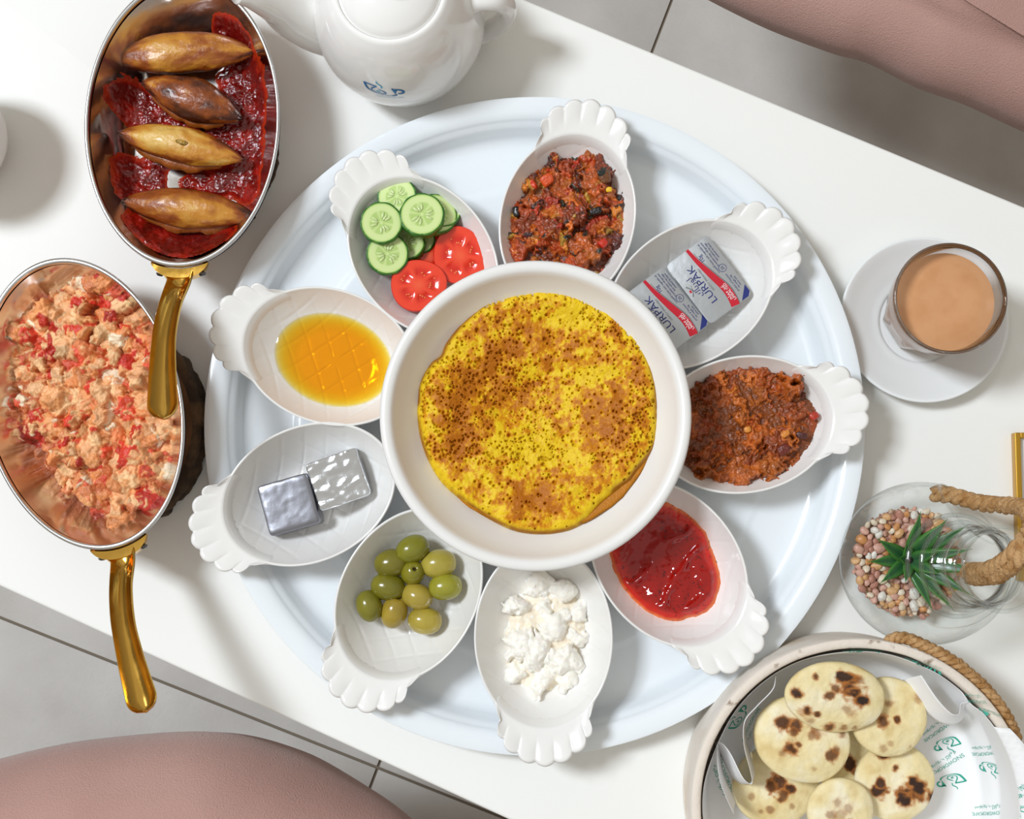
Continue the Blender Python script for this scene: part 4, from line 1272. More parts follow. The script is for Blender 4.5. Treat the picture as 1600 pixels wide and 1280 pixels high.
# ---- pastry rolls
def roll(p0, p1, width, hz, seed, lab, pale, bend, openx=None, flap=0):
    a, b_ = W(*p0, PBASE + hz), W(*p1, PBASE + hz)
    mid = (a + b_) / 2
    d = (b_ - a)[:2]
    L = np.linalg.norm(d); ang = math.atan2(d[1], d[0])
    n, m = 110, 64
    u = np.linspace(-1, 1, n)
    ph = np.linspace(0, 2 * np.pi, m, endpoint=False)
    Uu, Ph = np.meshgrid(u, ph, indexing='ij')
    env = (1 - np.abs(Uu) ** 1.9) ** 0.85 * 0.95 + 0.07
    base = np.stack([Uu * 2.2 + seed * 3, np.cos(Ph) * 1.0, np.sin(Ph) * 1.0], -1)
    R = width / 2 * env * (1 + 0.17 * fbm(base * 0.9, seed, 3) + 0.04 * fbm(base * 3.5, seed + 2, 3))
    # overlapping seam along one side
    seam = sstep(0.0, 0.25, np.sin(Ph - 4.0 - 0.35 * Uu)) 
    R = R + 0.07 * seam * env
    y = R * np.cos(Ph); z = R * np.sin(Ph) * 0.80
    z = np.maximum(z, -0.55 * width / 2 - 0.05 * np.cos(Ph) ** 2)
    x = Uu * L / 2
    y = y + bend * (1 - Uu ** 2)
    end = sstep(0.86, 1.0, np.abs(Uu))
    y = y + 0.10 * end * fbm(base * 5, seed + 8, 2); z = z + 0.14 * end * fbm(base * 5, seed + 9, 2)
    v = np.stack([x, y, z], -1).reshape(-1, 3)
    f = grid_faces(n, m); f.append(tuple(range(m))[::-1]); f.append(tuple((n - 1) * m + j for j in range(m)))
    pal, gold, brn, drk = lin('#d9b05c'), lin('#c4842a'), lin('#8f450e'), lin('#3f1606')
    t1_ = fbm(base * 0.8 + 4, seed + 20, 4)
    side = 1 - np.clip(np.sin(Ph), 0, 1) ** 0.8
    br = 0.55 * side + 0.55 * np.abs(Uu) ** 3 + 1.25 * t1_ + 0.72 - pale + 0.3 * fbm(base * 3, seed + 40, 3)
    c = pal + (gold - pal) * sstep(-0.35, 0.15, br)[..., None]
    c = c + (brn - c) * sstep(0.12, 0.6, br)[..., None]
    c = c + (drk - c) * np.clip(sstep(0.55, 1.15, br) + 0.8 * sstep(0.90, 1.0, np.abs(Uu)) * (Uu < 0 if seed != 4 else Uu > -2), 0, 1)[..., None]
    o = obj('pastry_roll', v, f, M['pastry'], None, mid, (0, 0, ang), cols=c.reshape(-1, 3))
    tag(o, lab, 'pastry', 'pastry rolls in the pan')
    if flap:
        # loose edge of the dough sheet along the lower side
        uu = np.linspace(-0.75, 0.7, 50)
        rr_ = []
        for k, uv in enumerate(uu):
            e_ = (1 - abs(uv) ** 2.3) ** 0.72
            yy0 = -flap * width / 2 * e_ * 0.9 + bend * (1 - uv ** 2)
            wv = 0.45 * math.sin((k / 49) * math.pi) ** 0.7 * (1 + 0.35 * float(vnoise(np.array([[k * 0.25, seed, 0.]]), 3)[0]))
            xx = uv * L / 2
            rr_.append(np.array([(xx, yy0 + flap * 0.25, -0.10), (xx, yy0 - flap * wv * 0.5, -0.22), (xx, yy0 - flap * wv, -0.42), (xx, yy0 - flap * wv, -0.47), (xx, yy0 - flap * wv * 0.5, -0.28), (xx, yy0 + flap * 0.25, -0.16)]))
        vv, ff = rings(rr_)
        cc = lin('#8f4a12') * (1 + 0.5 * fbm(vv * 1.6, seed + 60, 3))[:, None]
        obj('dough_edge', vv, ff, M['pastry'], o, cols=np.clip(cc, 0, 1))
    if openx is not None:
        vv, ff = lathe([(0.32, -0.06), (0.3, 0.02), (0.2, 0.05), (0.02, 0.08)], 20)
        vv[:, 0] *= 1.3; vv[:, 1] *= 0.55
        vv += 0.06 * np.stack([fbm(vv * 6, 3 + j, 2) for j in range(3)], 1)
        cc = lin('#9a7414') * (1 + 0.9 * fbm(vv * 7, 5, 2))[:, None]
        obj('filling', vv, ff, M['stew'], o, (openx, bend, width / 2 * 0.82), cols=np.clip(cc, 0, 1))
    return o
roll((170, 93), (399, 80), 2.55, 1.5, 1, 'uppermost fried pastry roll with a burnt left end', 0.45, 0.12)
roll((222, 128), (378, 186), 2.5, 1.55, 4, 'second pastry roll from the top, browned with an open flap', 0.25, 0.05, flap=1)
roll((184, 208), (378, 250), 2.25, 1.6, 2, 'third pastry roll, pale gold with filling showing through a tear', 0.6, 0.1, openx=0.35, flap=1)
roll((190, 315), (399, 338), 2.35, 1.5, 3, 'lowest pastry roll nearest the pan handle, deep golden', 0.28, 0.02, flap=1)

# ================================================================ TEAPOT
TP = W(636, 66, 0)[:2]
body_prof = [(0.3, 0.05), (3.2, 0.0), (3.5, 0.0), (3.75, 0.12), (4.4, 0.9), (4.95, 2.0), (5.24, 3.2), (5.3, 4.3), (5.18, 5.6), (4.85, 6.9), (4.4, 8.0), (3.95, 8.8), (3.6, 9.25), (3.42, 9.42), (3.28, 9.46), (3.16, 9.4), (3.1, 9.2), (3.0, 9.0)]
pz = spline(body_prof, 90)
pot = empty('teapot', (*TP, 0))
tag(pot, 'white porcelain teapot with a blue cup emblem at the top edge', 'teapot')
obj('pot_body', *lathe([tuple(q) for q in pz], 96, True, False), M['porcelain'], pot)
lidp = spline([(3.1, 9.15), (3.12, 9.3), (3.05, 9.42), (2.7, 9.75), (1.9, 10.15), (1.0, 10.38), (0.05, 10.45)], 60)
lid_ = obj('pot_lid', *lathe([tuple(q) for q in lidp], 64), M['porcelain'], pot)
obj('lid_knob', *lathe([tuple(q) for q in spline([(0.6, 10.35), (0.5, 10.75), (0.85, 11.1), (0.9, 11.45), (0.6, 11.75), (0.05, 11.85)], 30)], 40), M['porcelain'], lid_)
hp = spline([(4.4, 0.0, 6.6), (5.2, 0, 6.9), (6.2, 0, 6.6), (6.75, 0, 5.5), (6.7, 0, 4.0), (6.15, 0, 2.5), (5.3, 0, 1.35), (4.4, 0, 1.0)], 60)
obj('pot_handle', *tube(hp, np.interp(np.linspace(0, 1, 60), [0, 0.15, 0.5, 0.85, 1], [0.75, 0.58, 0.55, 0.55, 0.7]), 20, (0, 1, 0), 1.3), M['porcelain'], pot, rot=(0, 0, 0.04))
spt = spline([(-3.9, 0.0, 3.2), (-5.3, 0, 4.2), (-6.5, 0, 5.8), (-7.2, 0, 7.6), (-8.1, 0, 9.2), (-8.9, 0, 9.9)], 50)
obj('pot_spout', *tube(spt, np.interp(np.linspace(0, 1, 50), [0, 0.25, 0.55, 0.85, 1], [2.1, 1.75, 1.2, 0.85, 0.8]), 28, (0, 1, 0)), M['porcelain'], pot, rot=(0, 0, 0.03))
# emblem laid on the curved side
arc = np.concatenate([[0], np.cumsum(np.hypot(*np.diff(pz, axis=0).T))])
def on_pot(v2, az0, l0, size, off):
    l = l0 + v2[:, 1] * size
    r = np.interp(l, arc, pz[:, 0]); z = np.interp(l, arc, pz[:, 1])
    dr = np.interp(l + 0.05, arc, pz[:, 0]) - np.interp(l - 0.05, arc, pz[:, 0]); dz = np.interp(l + 0.05, arc, pz[:, 1]) - np.interp(l - 0.05, arc, pz[:, 1])
    q = np.hypot(dr, dz)
    az = az0 + v2[:, 0] * size / 5.0
    rr_ = r + off * dz / q; zz = z - off * dr / q
    return np.stack([rr_ * np.cos(az), rr_ * np.sin(az), zz], 1)
AZ = -math.pi / 2 - 0.14
L0 = float(np.interp(5.95, pz[:60, 1], arc[:60]))
obj('emblem', on_pot(LOGO[0][0], AZ, L0, 2.45, 0.03), LOGO[0][1], M['blue_print'], pot, smooth=False)
obj('emblem_steam', on_pot(LOGO[1][0], AZ, L0, 2.45, 0.03), LOGO[1][1], M['cyan_print'], pot, smooth=False)
v2, ff = text_mesh('SNOWDROPCAFE', 0.2)
obj('emblem_lettering', on_pot(v2 + (0.25, -0.98), AZ, L0, 1.0, 0.03), ff, M['cyan_print'], pot, smooth=False)

# cup at the left edge of the photo
cpx = W(-92, 208, 4.0)[:2]
prof = spline([(0.2, 0.1), (2.0, 0.0), (2.3, 0.1), (2.9, 0.8), (3.6, 2.4), (3.95, 4.2), (4.05, 5.6), (4.0, 5.75), (3.88, 5.7), (3.75, 4.2), (3.4, 2.5), (2.6, 0.9), (1.5, 0.5), (0.1, 0.45)], 70)
cup = empty('tea_cup', (*cpx, 0))
obj('cup_body', *lathe([tuple(q) for q in prof], 64), M['porcelain'], cup)
hp = spline([(-3.7, 0, 4.6), (-4.9, 0, 4.9), (-5.6, 0, 3.8), (-4.9, 0, 2.4), (-3.45, 0, 2.0)], 30)
obj('cup_handle', *tube(hp, 0.32, 12, (0, 1, 0)), M['porcelain'], cup)
tag(cup, 'white porcelain cup cut off by the left photo edge', 'cup')

# ================================================================ TEA GLASS AND SAUCER
SC = W(1443, 500, 1.2)[:2]
prof = spline([(0.2, 0.12), (2.4, 0.0), (2.8, 0.02), (3.2, 0.25), (4.4, 0.75), (5.12, 1.25), (5.22, 1.42), (5.12, 1.48), (4.9, 1.4), (4.1, 0.98), (3.2, 0.62), (2.7, 0.5), (2.55, 0.42), (2.3, 0.4), (0.1, 0.4)], 80)
sc_ = obj('saucer', *lathe([tuple(q) for q in prof], 96), M['saucer'], None, (*SC, 0))
tag(sc_, 'plain white saucer under the glass of milky tea', 'saucer')
GC = W(1441, 493, 0.5)[:2]
GB = 0.42
n = 96
a = np.linspace(0, 2 * np.pi, n, endpoint=False)
oct_ = 1.0 / np.maximum.reduce([np.cos((a - k * math.pi / 4 + 0.25 + np.pi) % (2 * np.pi) - np.pi) for k in range(8)])   # octagon with inradius 1
def gr(r, z, o=0.0):
    k = 1 + (oct_ - 1) * o * 0.9
    return np.stack([r * k * np.cos(a), r * k * np.sin(a), np.full(n, z)], 1)
outer = [gr(2.1, 0.0, 1), gr(2.32, 0.05, 1), gr(2.4, 0.25, 1), gr(2.52, 1.0, 1), gr(2.66, 2.0, 1), gr(2.8, 3.0, 0.9), gr(2.9, 3.5, 0.55), gr(2.98, 3.8, 0.15), gr(3.0, 4.0, 0), gr(3.12, 5.0, 0), gr(3.26, 6.2, 0), gr(3.30, 6.6, 0), gr(3.28, 6.69, 0), gr(3.2, 6.72, 0)]
inner = [gr(3.12, 6.68, 0), gr(3.07, 6.5, 0), gr(2.9, 5.0, 0), gr(2.72, 3.6, 0), gr(2.5, 2.2, 0), gr(2.3, 1.3, 0), gr(2.0, 0.95, 0), gr(1.0, 0.85, 0), gr(0.05, 0.83, 0)]
gl = obj('tea_glass', *rings(outer + inner), M['drink_glass'], None, (*GC, GB))
tag(gl, 'small faceted drinking glass of milky tea on the saucer', 'glass')
LV = 5.35
ri = lambda z: float(np.interp(z, [0.83, 0.95, 1.3, 2.2, 3.6, 5.0, 6.5], [1.0, 2.0, 2.3, 2.5, 2.72, 2.9, 3.07])) + 0.012
tea = [gr(ri(0.87) - 0.9, 0.835), gr(ri(0.95), 0.94)] + [gr(ri(z), z) for z in (1.3, 2.2, 3.6, 5.0, LV - 0.02)] + [gr(ri(LV) - 0.04, LV), gr(1.5, LV - 0.03), gr(0.05, LV - 0.03)]
te = obj('milk_tea', *rings(tea), M['tea'], None, (*GC, GB), angle=50)
tag(te, 'tan milky tea filling the faceted glass', 'tea')

# ================================================================ TERRARIUM BULB
BU = W(1440, 880, 4.0)[:2]
BO = np.array((BU[0], BU[1], 0.05))
bz0 = 0.05
tiltx, tilty = 0.33, -0.02
zs, rr_ = [], []
for z in np.concatenate([np.linspace(0.0, 0.3, 4), np.linspace(0.4, 7.35, 44)]):
    zs.append(z); rr_.append(4.85 * math.sqrt(max(1 - ((z - 4.0) / 4.02) ** 2, 0.02)))
i = 44
zs, rr_ = zs[:i], rr_[:i]
rl = rr_[-1]; zl = zs[-1]
for k in range(50):
    t = k / 49
    z = zl + 0.15 + t * (11.4 - zl)
    r = 1.95 + (rl - 1.95) * math.exp(-t * 5.0) + (0.16 * math.sin(t * 34) if 0.35 < t < 0.85 else 0) + (0.35 * sstep(0.9, 1.0, t))
    zs.append(z); rr_.append(float(r))
n = 96
a = np.linspace(0, 2 * np.pi, n, endpoint=False)
rsb = []
for z, r in zip(zs, rr_):
    sh = max(0, z - 4.0)
    tl = 0.30 * sstep(6.0, 9.0, z)
    x, y = r * np.cos(a), r * np.sin(a)
    rsb.append(np.stack([x + sh * tiltx, y + sh * tilty, z - x * tl], 1))
v, f = rings(rsb, True, False)
hole_c = np.array((2.6, 2.9, 5.4)); hole_r = 2.35
f = [q for q in f if np.linalg.norm(v[list(q)].mean(0) - hole_c) > hole_r]
bulb = empty('glass_bulb_terrarium', BO)
obj('glass_shell', v, f, M['glass'], bulb)
# rim of the side opening: follow the cut on the shell
loop = []
ax = hole_c / np.linalg.norm(hole_c - (0, 0, 4.0)); ctr = np.array((0, 0, 4.0)); dvec = (hole_c - ctr) / np.linalg.norm(hole_c - ctr)
t1_ = np.cross(dvec, (0, 0, 1)); t1_ /= np.linalg.norm(t1_); t2_ = np.cross(dvec, t1_)
for k in range(48):
    an = 2 * math.pi * k / 48
    p = ctr + dvec * 4.0 + hole_r * (math.cos(an) * t1_ + math.sin(an) * t2_)
    dd = p - ctr
    loop.append(ctr + dd / math.sqrt((dd[0] / 4.86) ** 2 + (dd[1] / 4.86) ** 2 + (dd[2] / 4.05) ** 2))
loop = np.array(loop + [loop[0]])
obj('opening_rim', *tube(loop, 0.07, 8, tuple(dvec), caps=False), M['glass'], bulb)
kn = [p.mean(0) for p in rsb]
tg = kn[-1]
a2_ = np.linspace(0, 2 * np.pi, 49)
obj('neck_rim', *tube(np.stack([tg[0] + 2.3 * np.cos(a2_), tg[1] + 2.3 * np.sin(a2_), tg[2] - 2.3 * np.cos(a2_) * 0.30], 1), 0.12, 8, caps=False), M['glass'], bulb)
for k in range(6):
    iz = 50 + k * 6
    cz_ = rsb[iz].mean(0); rz_ = rr_[iz] + 0.06; tl_ = 0.30 * float(sstep(6.0, 9.0, zs[iz]))
    obj('neck_ring', *tube(np.stack([cz_[0] + rz_ * np.cos(a2_), cz_[1] + rz_ * np.sin(a2_), cz_[2] - rz_ * np.cos(a2_) * tl_], 1), 0.13, 10, caps=False), M['glass_rib'], bulb)
tag(bulb, 'clear glass bulb terrarium with ribbed neck standing on the table', 'terrarium')

# pebbles, each a stone of its own
pm_ = []
rnd = random.Random(12)
for k in range(6):
    n = 10
    rs = []
    for j in range(8):
        t = -1 + 2 * j / 7
        aa = np.linspace(0, 2 * np.pi, n, endpoint=False)
        r = math.sqrt(max(1 - t * t, 0.0)) ** 0.8 + 0.02
        rs.append(np.stack([r * np.cos(aa), r * 0.78 * np.sin(aa), np.full(n, t * 0.62)], 1))
    v, f = rings(rs)
    v += 0.22 * np.stack([vnoise(v * 1.1 + k * 9, j + k) for j in range(3)], 1)
    pm_.append(mesh('pebble', v * 1.0, f))
pk = ['pebble_pink', 'pebble_tan', 'pebble_orange', 'pebble_cream', 'pebble_rose', 'pebble_white']
pmm = {}
for i_, m_ in enumerate(pm_):
    for nm in pk:
        q = m_.copy(); q.materials.append(M[nm]); pmm[(i_, nm)] = q
cnt = 0
pts = []
tries = 0
wts = [5, 4, 3, 3, 4, 1]
while cnt < 290 and tries < 60000:
    tries += 1
    q = 3.7 * math.sqrt(rnd.random()); an = rnd.random() * 6.283
    x, y = q * math.cos(an) - 0.45, q * math.sin(an)
    r = rnd.uniform(0.20, 0.36)
    rho = math.hypot(x, y)
    zmin = 4.0 - 4.0 * math.sqrt(max(1 - (min(rho + r, 4.8) / 4.85) ** 2, 0)) + r * 0.7 + 0.1
    ztop = 1.55 + 0.15 * math.sin(x * 1.3) - 0.06 * (x + 0.45)
    layer = rnd.choice((0, 0, 1))
    z = ztop - layer * 0.35 - rnd.uniform(0, 0.1)
    if zmin > z: continue
    if any((x - p_[0]) ** 2 + (y - p_[1]) ** 2 + ((z - p_[2]) * 1.2) ** 2 < (0.70 * (r + p_[3])) ** 2 for p_ in pts): continue
    pts.append((x, y, z, r))
    nm = rnd.choices(pk, wts)[0]
    o = link('pebble', pmm[(rnd.randrange(6), nm)], None, None, (BO[0] + x, BO[1] + y, BO[2] + z), (rnd.uniform(-.5, .5), rnd.uniform(-.5, .5), rnd.random() * 6.28), r * rnd.uniform(0.95, 1.25))
    tag(o, 'small ' + nm.split('_')[1] + ' coloured pebble lying in the glass bulb', 'pebble', 'pebbles in the glass bulb')
    cnt += 1

# fine gravel below the pebbles
Fg = Field(-4.4, 4.4, -4.4, 4.4, 0.06)
rho_ = np.hypot(Fg.X, Fg.Y)
Fg.H = 1.15 + 0.1 * fbm(np.stack([Fg.X, Fg.Y], -1) * 2, 3, 3) - 0.05 * Fg.X
Fg.C[:] = lin('#a87a62')
for k in range(1500):
    x, y = rnd.uniform(-4, 4), rnd.uniform(-4, 4)
    r = rnd.uniform(0.1, 0.2)
    Fg.bump(x, y, Fg.at(x, y) - 0.4 * r, r, r * 0.8, rnd.random() * 3, r * 0.8, lin(rnd.choice(['#c89480', '#b98a6a', '#d0a080', '#a87060', '#cbb094'])), 0.5)
flg = np.where(rho_ < 4.3, 4.0 - 4.0 * np.sqrt(np.clip(1 - (rho_ / 4.8) ** 2, 0, 1)) + 0.12, 9.0)
v, f, c = Fg.build(flg)
o = obj('fine_gravel', v, f, M['stew'], None, BO, cols=c)
tag(o, 'fine pinkish gravel bed under the pebbles in the bulb', 'gravel', kind='stuff')

# succulent: each leaf a part
PC = W(1428, 876, 3.0)
plant = empty('succulent_plant', (PC[0], PC[1], BO[2] + 1.45))
def leaf(az, L, el, wd, curl, seed):
    n = 16
    t = np.linspace(0, 1, n)
    out = L * t * math.cos(el) ; up_ = L * (t * math.sin(el) + curl * t ** 2)
    rs, cc = [], []
    for k in range(n):
        w = wd * (math.sin(math.pi * min(1, (t[k] * 0.80 + 0.22))) ** 0.9) * (1 - t[k] ** 3) + 0.01
        th = 0.09 * (1 - t[k]) + 0.015
        sec = np.array([(-1, 0.55), (-0.5, 0.18), (0, 0.0), (0.5, 0.18), (1, 0.55), (0.5, -0.35), (0, -0.8), (-0.5, -0.35)])
        p = np.stack([np.full(8, out[k]), sec[:, 0] * w, up_[k] + sec[:, 1] * (w * 0.45 if False else 0.28 * w) + np.where(np.arange(8) > 4, -th, 0)], 1)
        rs.append(p)
        e_ = np.array([1, 0.35, 0, 0.35, 1, 0.3, 0.2, 0.3])
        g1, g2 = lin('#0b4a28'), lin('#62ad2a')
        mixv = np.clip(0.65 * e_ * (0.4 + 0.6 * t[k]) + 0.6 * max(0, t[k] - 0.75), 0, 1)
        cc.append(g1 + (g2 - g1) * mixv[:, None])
    v, f = rings(rs)
    ca, sa = math.cos(az), math.sin(az)
    v = np.stack([v[:, 0] * ca - v[:, 1] * sa, v[:, 0] * sa + v[:, 1] * ca, v[:, 2]], 1)
    return v, f, np.concatenate(cc)
lv = [(148, 2.6, .55, .42), (182, 2.6, .4, .4), (216, 2.4, .45, .42), (80, 3.2, .55, .42), (52, 3.6, .7, .55), (34, 4.2, .6, .42), (12, 3.9, .75, .45), (-10, 4.4, .6, .42), (-32, 4.2, .55, .45), (-52, 3.9, .45, .4), (-70, 3.3, .45, .42), (110, 1.5, .9, .36), (170, 1.2, 1.0, .36), (20, 2.0, .95, .42), (-30, 2.2, .9, .4), (250, 1.6, .7, .34)]
for k, (azd, L, el, wd) in enumerate(lv):
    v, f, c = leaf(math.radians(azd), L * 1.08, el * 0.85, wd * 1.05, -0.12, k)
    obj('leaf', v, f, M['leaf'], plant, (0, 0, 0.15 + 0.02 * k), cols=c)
obj('stem', *lathe([(0.3, -0.2), (0.34, 0.3), (0.2, 0.6), (0.05, 0.65)], 12), M['leaf'], plant)
tag(plant, 'dark green spiky succulent growing from the pebbles in the bulb', 'plant')

# rope of the terrarium
p3 = lambda x, y, h: W(x, y, h)
rp = [p3(1512, 893, 5.5), p3(1528, 893, 7.6), p3(1542, 893, 9.3), p3(1556, 886, 10.6), p3(1578, 872, 12.0), p3(1596, 850, 12.6), p3(1612, 822, 11.5), p3(1600, 795, 9.2), p3(1570, 790, 6.8), p3(1530, 786, 5.0), p3(1490, 775, 3.8), p3(1458, 770, 3.2)]
org = np.array(rp[0]); org[2] = 0
r1 = rope([q - org for q in rp], 0.50, 1.9, 170, 3, 0.05)
rp2 = [p3(1516, 902, 5.6), p3(1532, 903, 7.6), p3(1547, 901, 9.2), p3(1563, 898, 10.6), p3(1585, 882, 12.2), p3(1606, 858, 12.8), p3(1630, 820, 12.0), p3(1650, 780, 10.0)]
r2_ = rope([q - org for q in rp2], 0.46, 1.8, 90, 3, 0.05, 7)
ro = empty('jute_rope', org)
obj('strand_loop', *r1, M['rope'], ro)
obj('strand_tail', *r2_, M['rope'], ro)
tag(ro, 'thick tan jute rope coming out of the glass bulb neck', 'rope')

# ================================================================ GOLD FRAME
q0, q1 = W(1586, 676, 0.8), W(1586, 908, 0.8)
fh = q0[1] - q1[1]
fw = 9.0
fe = empty('gold_frame', ((q0[0] + fw / 2), (q0[1] + q1[1]) / 2, 0))
b4 = 0.34
for nm, bx_ in (('frame_bar', (-fw / 2, -fw / 2 + b4, -fh / 2, fh / 2)), ('frame_bar', (fw / 2 - b4, fw / 2, -fh / 2, fh / 2)), ('frame_bar', (-fw / 2 + b4, fw / 2 - b4, -fh / 2, -fh / 2 + b4)), ('frame_bar', (-fw / 2 + b4, fw / 2 - b4, fh / 2 - b4, fh / 2))):
    obj(nm, *box(*bx_, 0, 0.8, 0.05), M['gold'], fe, angle=40)
obj('card', *box(-fw / 2 + b4, fw / 2 - b4, -fh / 2 + b4, fh / 2 - b4, 0.0, 0.35), M['card'], fe, smooth=False)
tag(fe, 'thin gold framed white card lying at the right photo edge', 'frame')

# ================================================================ BREAD BASKET
BK = W(1314, 1236, 0)[:2]
bask = empty('bread_basket', (*BK, 0))
n = 128
a = np.linspace(0, 2 * np.pi, n, endpoint=False)
RO, TH_, BH = 9.75, 0.55, 6.0
def bring(r, z, wob=0.0, seed=0):
    rr2 = r + wob * fbm(np.stack([np.cos(a) * 4, np.sin(a) * 4, np.full(n, z)], 1), seed, 3)
    return np.stack([rr2 * np.cos(a), rr2 * np.sin(a), np.full(n, z) + wob * 0.5 * fbm(np.stack([np.cos(a) * 6, np.sin(a) * 6, np.full(n, r)], 1), seed + 3, 2) * (z > 5)], 1)
obj('band', *rings([bring(RO - TH_, 0.5), bring(RO - 0.1, 0.0), bring(RO, 0.1)] + [bring(RO, z, 0.02) for z in np.linspace(0.5, BH - 0.12, 8)] + [bring(RO - 0.05, BH - 0.02, 0.03), ], False, False), M['wood_white'], bask)
obj('band_edge', *rings([bring(RO - 0.05, BH - 0.02, 0.03), bring(RO - 0.14, BH + 0.03, 0.04, 2), bring(RO - 0.30, BH + 0.04, 0.04, 5), bring(RO - 0.45, BH + 0.02, 0.04, 7), bring(RO - TH_, BH - 0.06, 0.02)] + [bring(RO - TH_, z) for z in (4.0, 2.0, 0.5)], False, False), M['wood_edge'], bask)
obj('base', *lathe([(0.1, 0.2), (RO - TH_ + 0.1, 0.2), (RO - TH_ + 0.1, 0.55), (0.1, 0.55)], 96), M['wood_white'], bask, angle=40)
hb = lambda x, y, h: W(x, y, h) - np.array((*BK, 0))
rpts0 = [hb(1384, 1017, 5.0), hb(1405, 1009, 5.2), hb(1440, 1022, 5.4), hb(1480, 1050, 5.4), hb(1515, 1082, 5.3), hb(1540, 1105, 5.2), hb(1560, 1124, 5.2), hb(1569, 1143, 5.0), hb(1566, 1160, 4.7), hb(1555, 1170, 4.4)]
rpts = []
for k, q in enumerate(rpts0):
    rr3 = np.hypot(q[0], q[1]); want = RO + (0.38 if 0 < k < len(rpts0) - 1 else -0.1)
    fac = want / rr3 if rr3 < want or k in (0, len(rpts0) - 1) else 1.0
    rpts.append(np.array((q[0] * fac, q[1] * fac, q[2])))
obj('rope_handle', *rope(rpts, 0.36, 1.3, 130, 3, 0.03), M['rope'], bask)
tag(bask, 'round whitewashed wooden basket of flatbreads at the lower right', 'basket')

# liner paper
def paper_pt(th, s):
    """paper surface: th angle, s 0..1.3 from the centre of the floor up the wall and over the rim"""
    th = np.asarray(th, float); s = np.asarray(s, float)
    fold = 0.55 * np.sin(th * 7 + 0.6) + 0.35 * np.sin(th * 11 + 2.0)
    def bmp(t0, w): 
        d = (th - t0 + np.pi) % (2 * np.pi) - np.pi
        return np.exp(-(d / w) ** 2)
    left = bmp(2.55, 0.30); left2 = bmp(3.10, 0.14); right = bmp(-0.15, 0.75); top_ = bmp(1.45, 0.35); tr = bmp(0.72, 0.12)
    wall = sstep(0.55, 0.72, s)
    r_floor = 12.4 * s
    rw = 8.3 + (s - 0.66) * 1.5
    r = np.where(s < 0.6, r_floor, 0)
    k = sstep(0.56, 0.70, s)
    r = (1 - k) * r_floor + k * rw
    z = 0.62 + 8.2 * np.maximum(0, s - 0.60) * sstep(0.55, 0.75, s)
    up_ = sstep(0.66, 1.0, s)
    r = r - up_ * (0.25 * left + 0.06 * fold * (1 - right) + 0.03 + 0.1 * top_ + 0.5 * tr) 
    r = r + right * up_ * 1.25
    z = z + up_ * (0.45 * top_ - 0.5 * left + 0.12 * fold + 1.05 * right * sstep(0.8, 1.1, s))
    r = np.minimum(r, 9.02 + 6 * np.maximum(0, z - (BH + 0.18)) * 0.9)
    r = np.maximum(r, 0.02)
    return np.stack([r * np.cos(th), r * np.sin(th), z], -1)
nt_, ns_ = 260, 70
th = np.linspace(0, 2 * np.pi, nt_, endpoint=False)
def smax(t):
    d = (t + 0.15 + np.pi) % (2 * np.pi) - np.pi
    return 1.16 + 0.17 * np.exp(-(d / 0.65) ** 2) + 0.03 * np.sin(5 * t) 
sm = smax(th)
rsp = [paper_pt(th, sm * k) for k in np.linspace(0.01, 1, ns_)]
vt, ft = rings(rsp, True, False)
pap = obj('liner_paper', vt, ft, M['paper'], None, (*BK, 0.0))
pap_e = pap
mod = pap.modifiers.new('thickness', 'SOLIDIFY'); mod.thickness = 0.0002; mod.offset = 0
tag(pap, 'white printed paper lining the bread basket', 'paper')
def on_paper(v2, th0, s0, rot, size):
    """wrap flat print round the point (th0, s0) of the paper"""
    p0 = paper_pt(th0, s0)
    e_ = 0.01
    dt_ = (paper_pt(th0 + e_, s0) - paper_pt(th0 - e_, s0)) / (2 * e_)
    ds_ = (paper_pt(th0, s0 + e_) - paper_pt(th0, s0 - e_)) / (2 * e_)
    lt, ls = np.linalg.norm(dt_), np.linalg.norm(ds_)
    c, s = math.cos(rot), math.sin(rot)
    x = (v2[:, 0] * c - v2[:, 1] * s) * size; y = (v2[:, 0] * s + v2[:, 1] * c) * size
    T_, S_ = th0 + x / lt, s0 - y / ls
    P = paper_pt(T_, S_)
    A = paper_pt(T_ + e_, S_) - paper_pt(T_ - e_, S_); B = paper_pt(T_, S_ + e_) - paper_pt(T_, S_ - e_)
    N_ = np.cross(A, B); N_ /= np.linalg.norm(N_, axis=1)[:, None] + 1e-9
    return P - N_ * -0.03 * np.sign(N_[:, 2:3] + 1e-6)
TXT = text_mesh('SNOWDROPCAFE', 0.235)
TXA = text_mesh(AR_CAFE, 0.26)
_T, _S = np.meshgrid(np.linspace(0, 2 * np.pi, 180), np.linspace(0.3, 1.3, 80))
_PP = paper_pt(_T, _S) + np.array((*BK, 0))
prints = [(1475, 1155, -.85, -.5), (1538, 1105, -.85, -.45), (1541, 1190, -.93, -.35), (1577, 1258, -.95, -.28), (1484, 1212, -.88, -.45), (1530, 1282, -.93, -.3), (1437, 1064, -.9, .1), (1150, 1215, .3, -.9), (1160, 1130, .4, .9), (1340, 1030, -1, .1)]
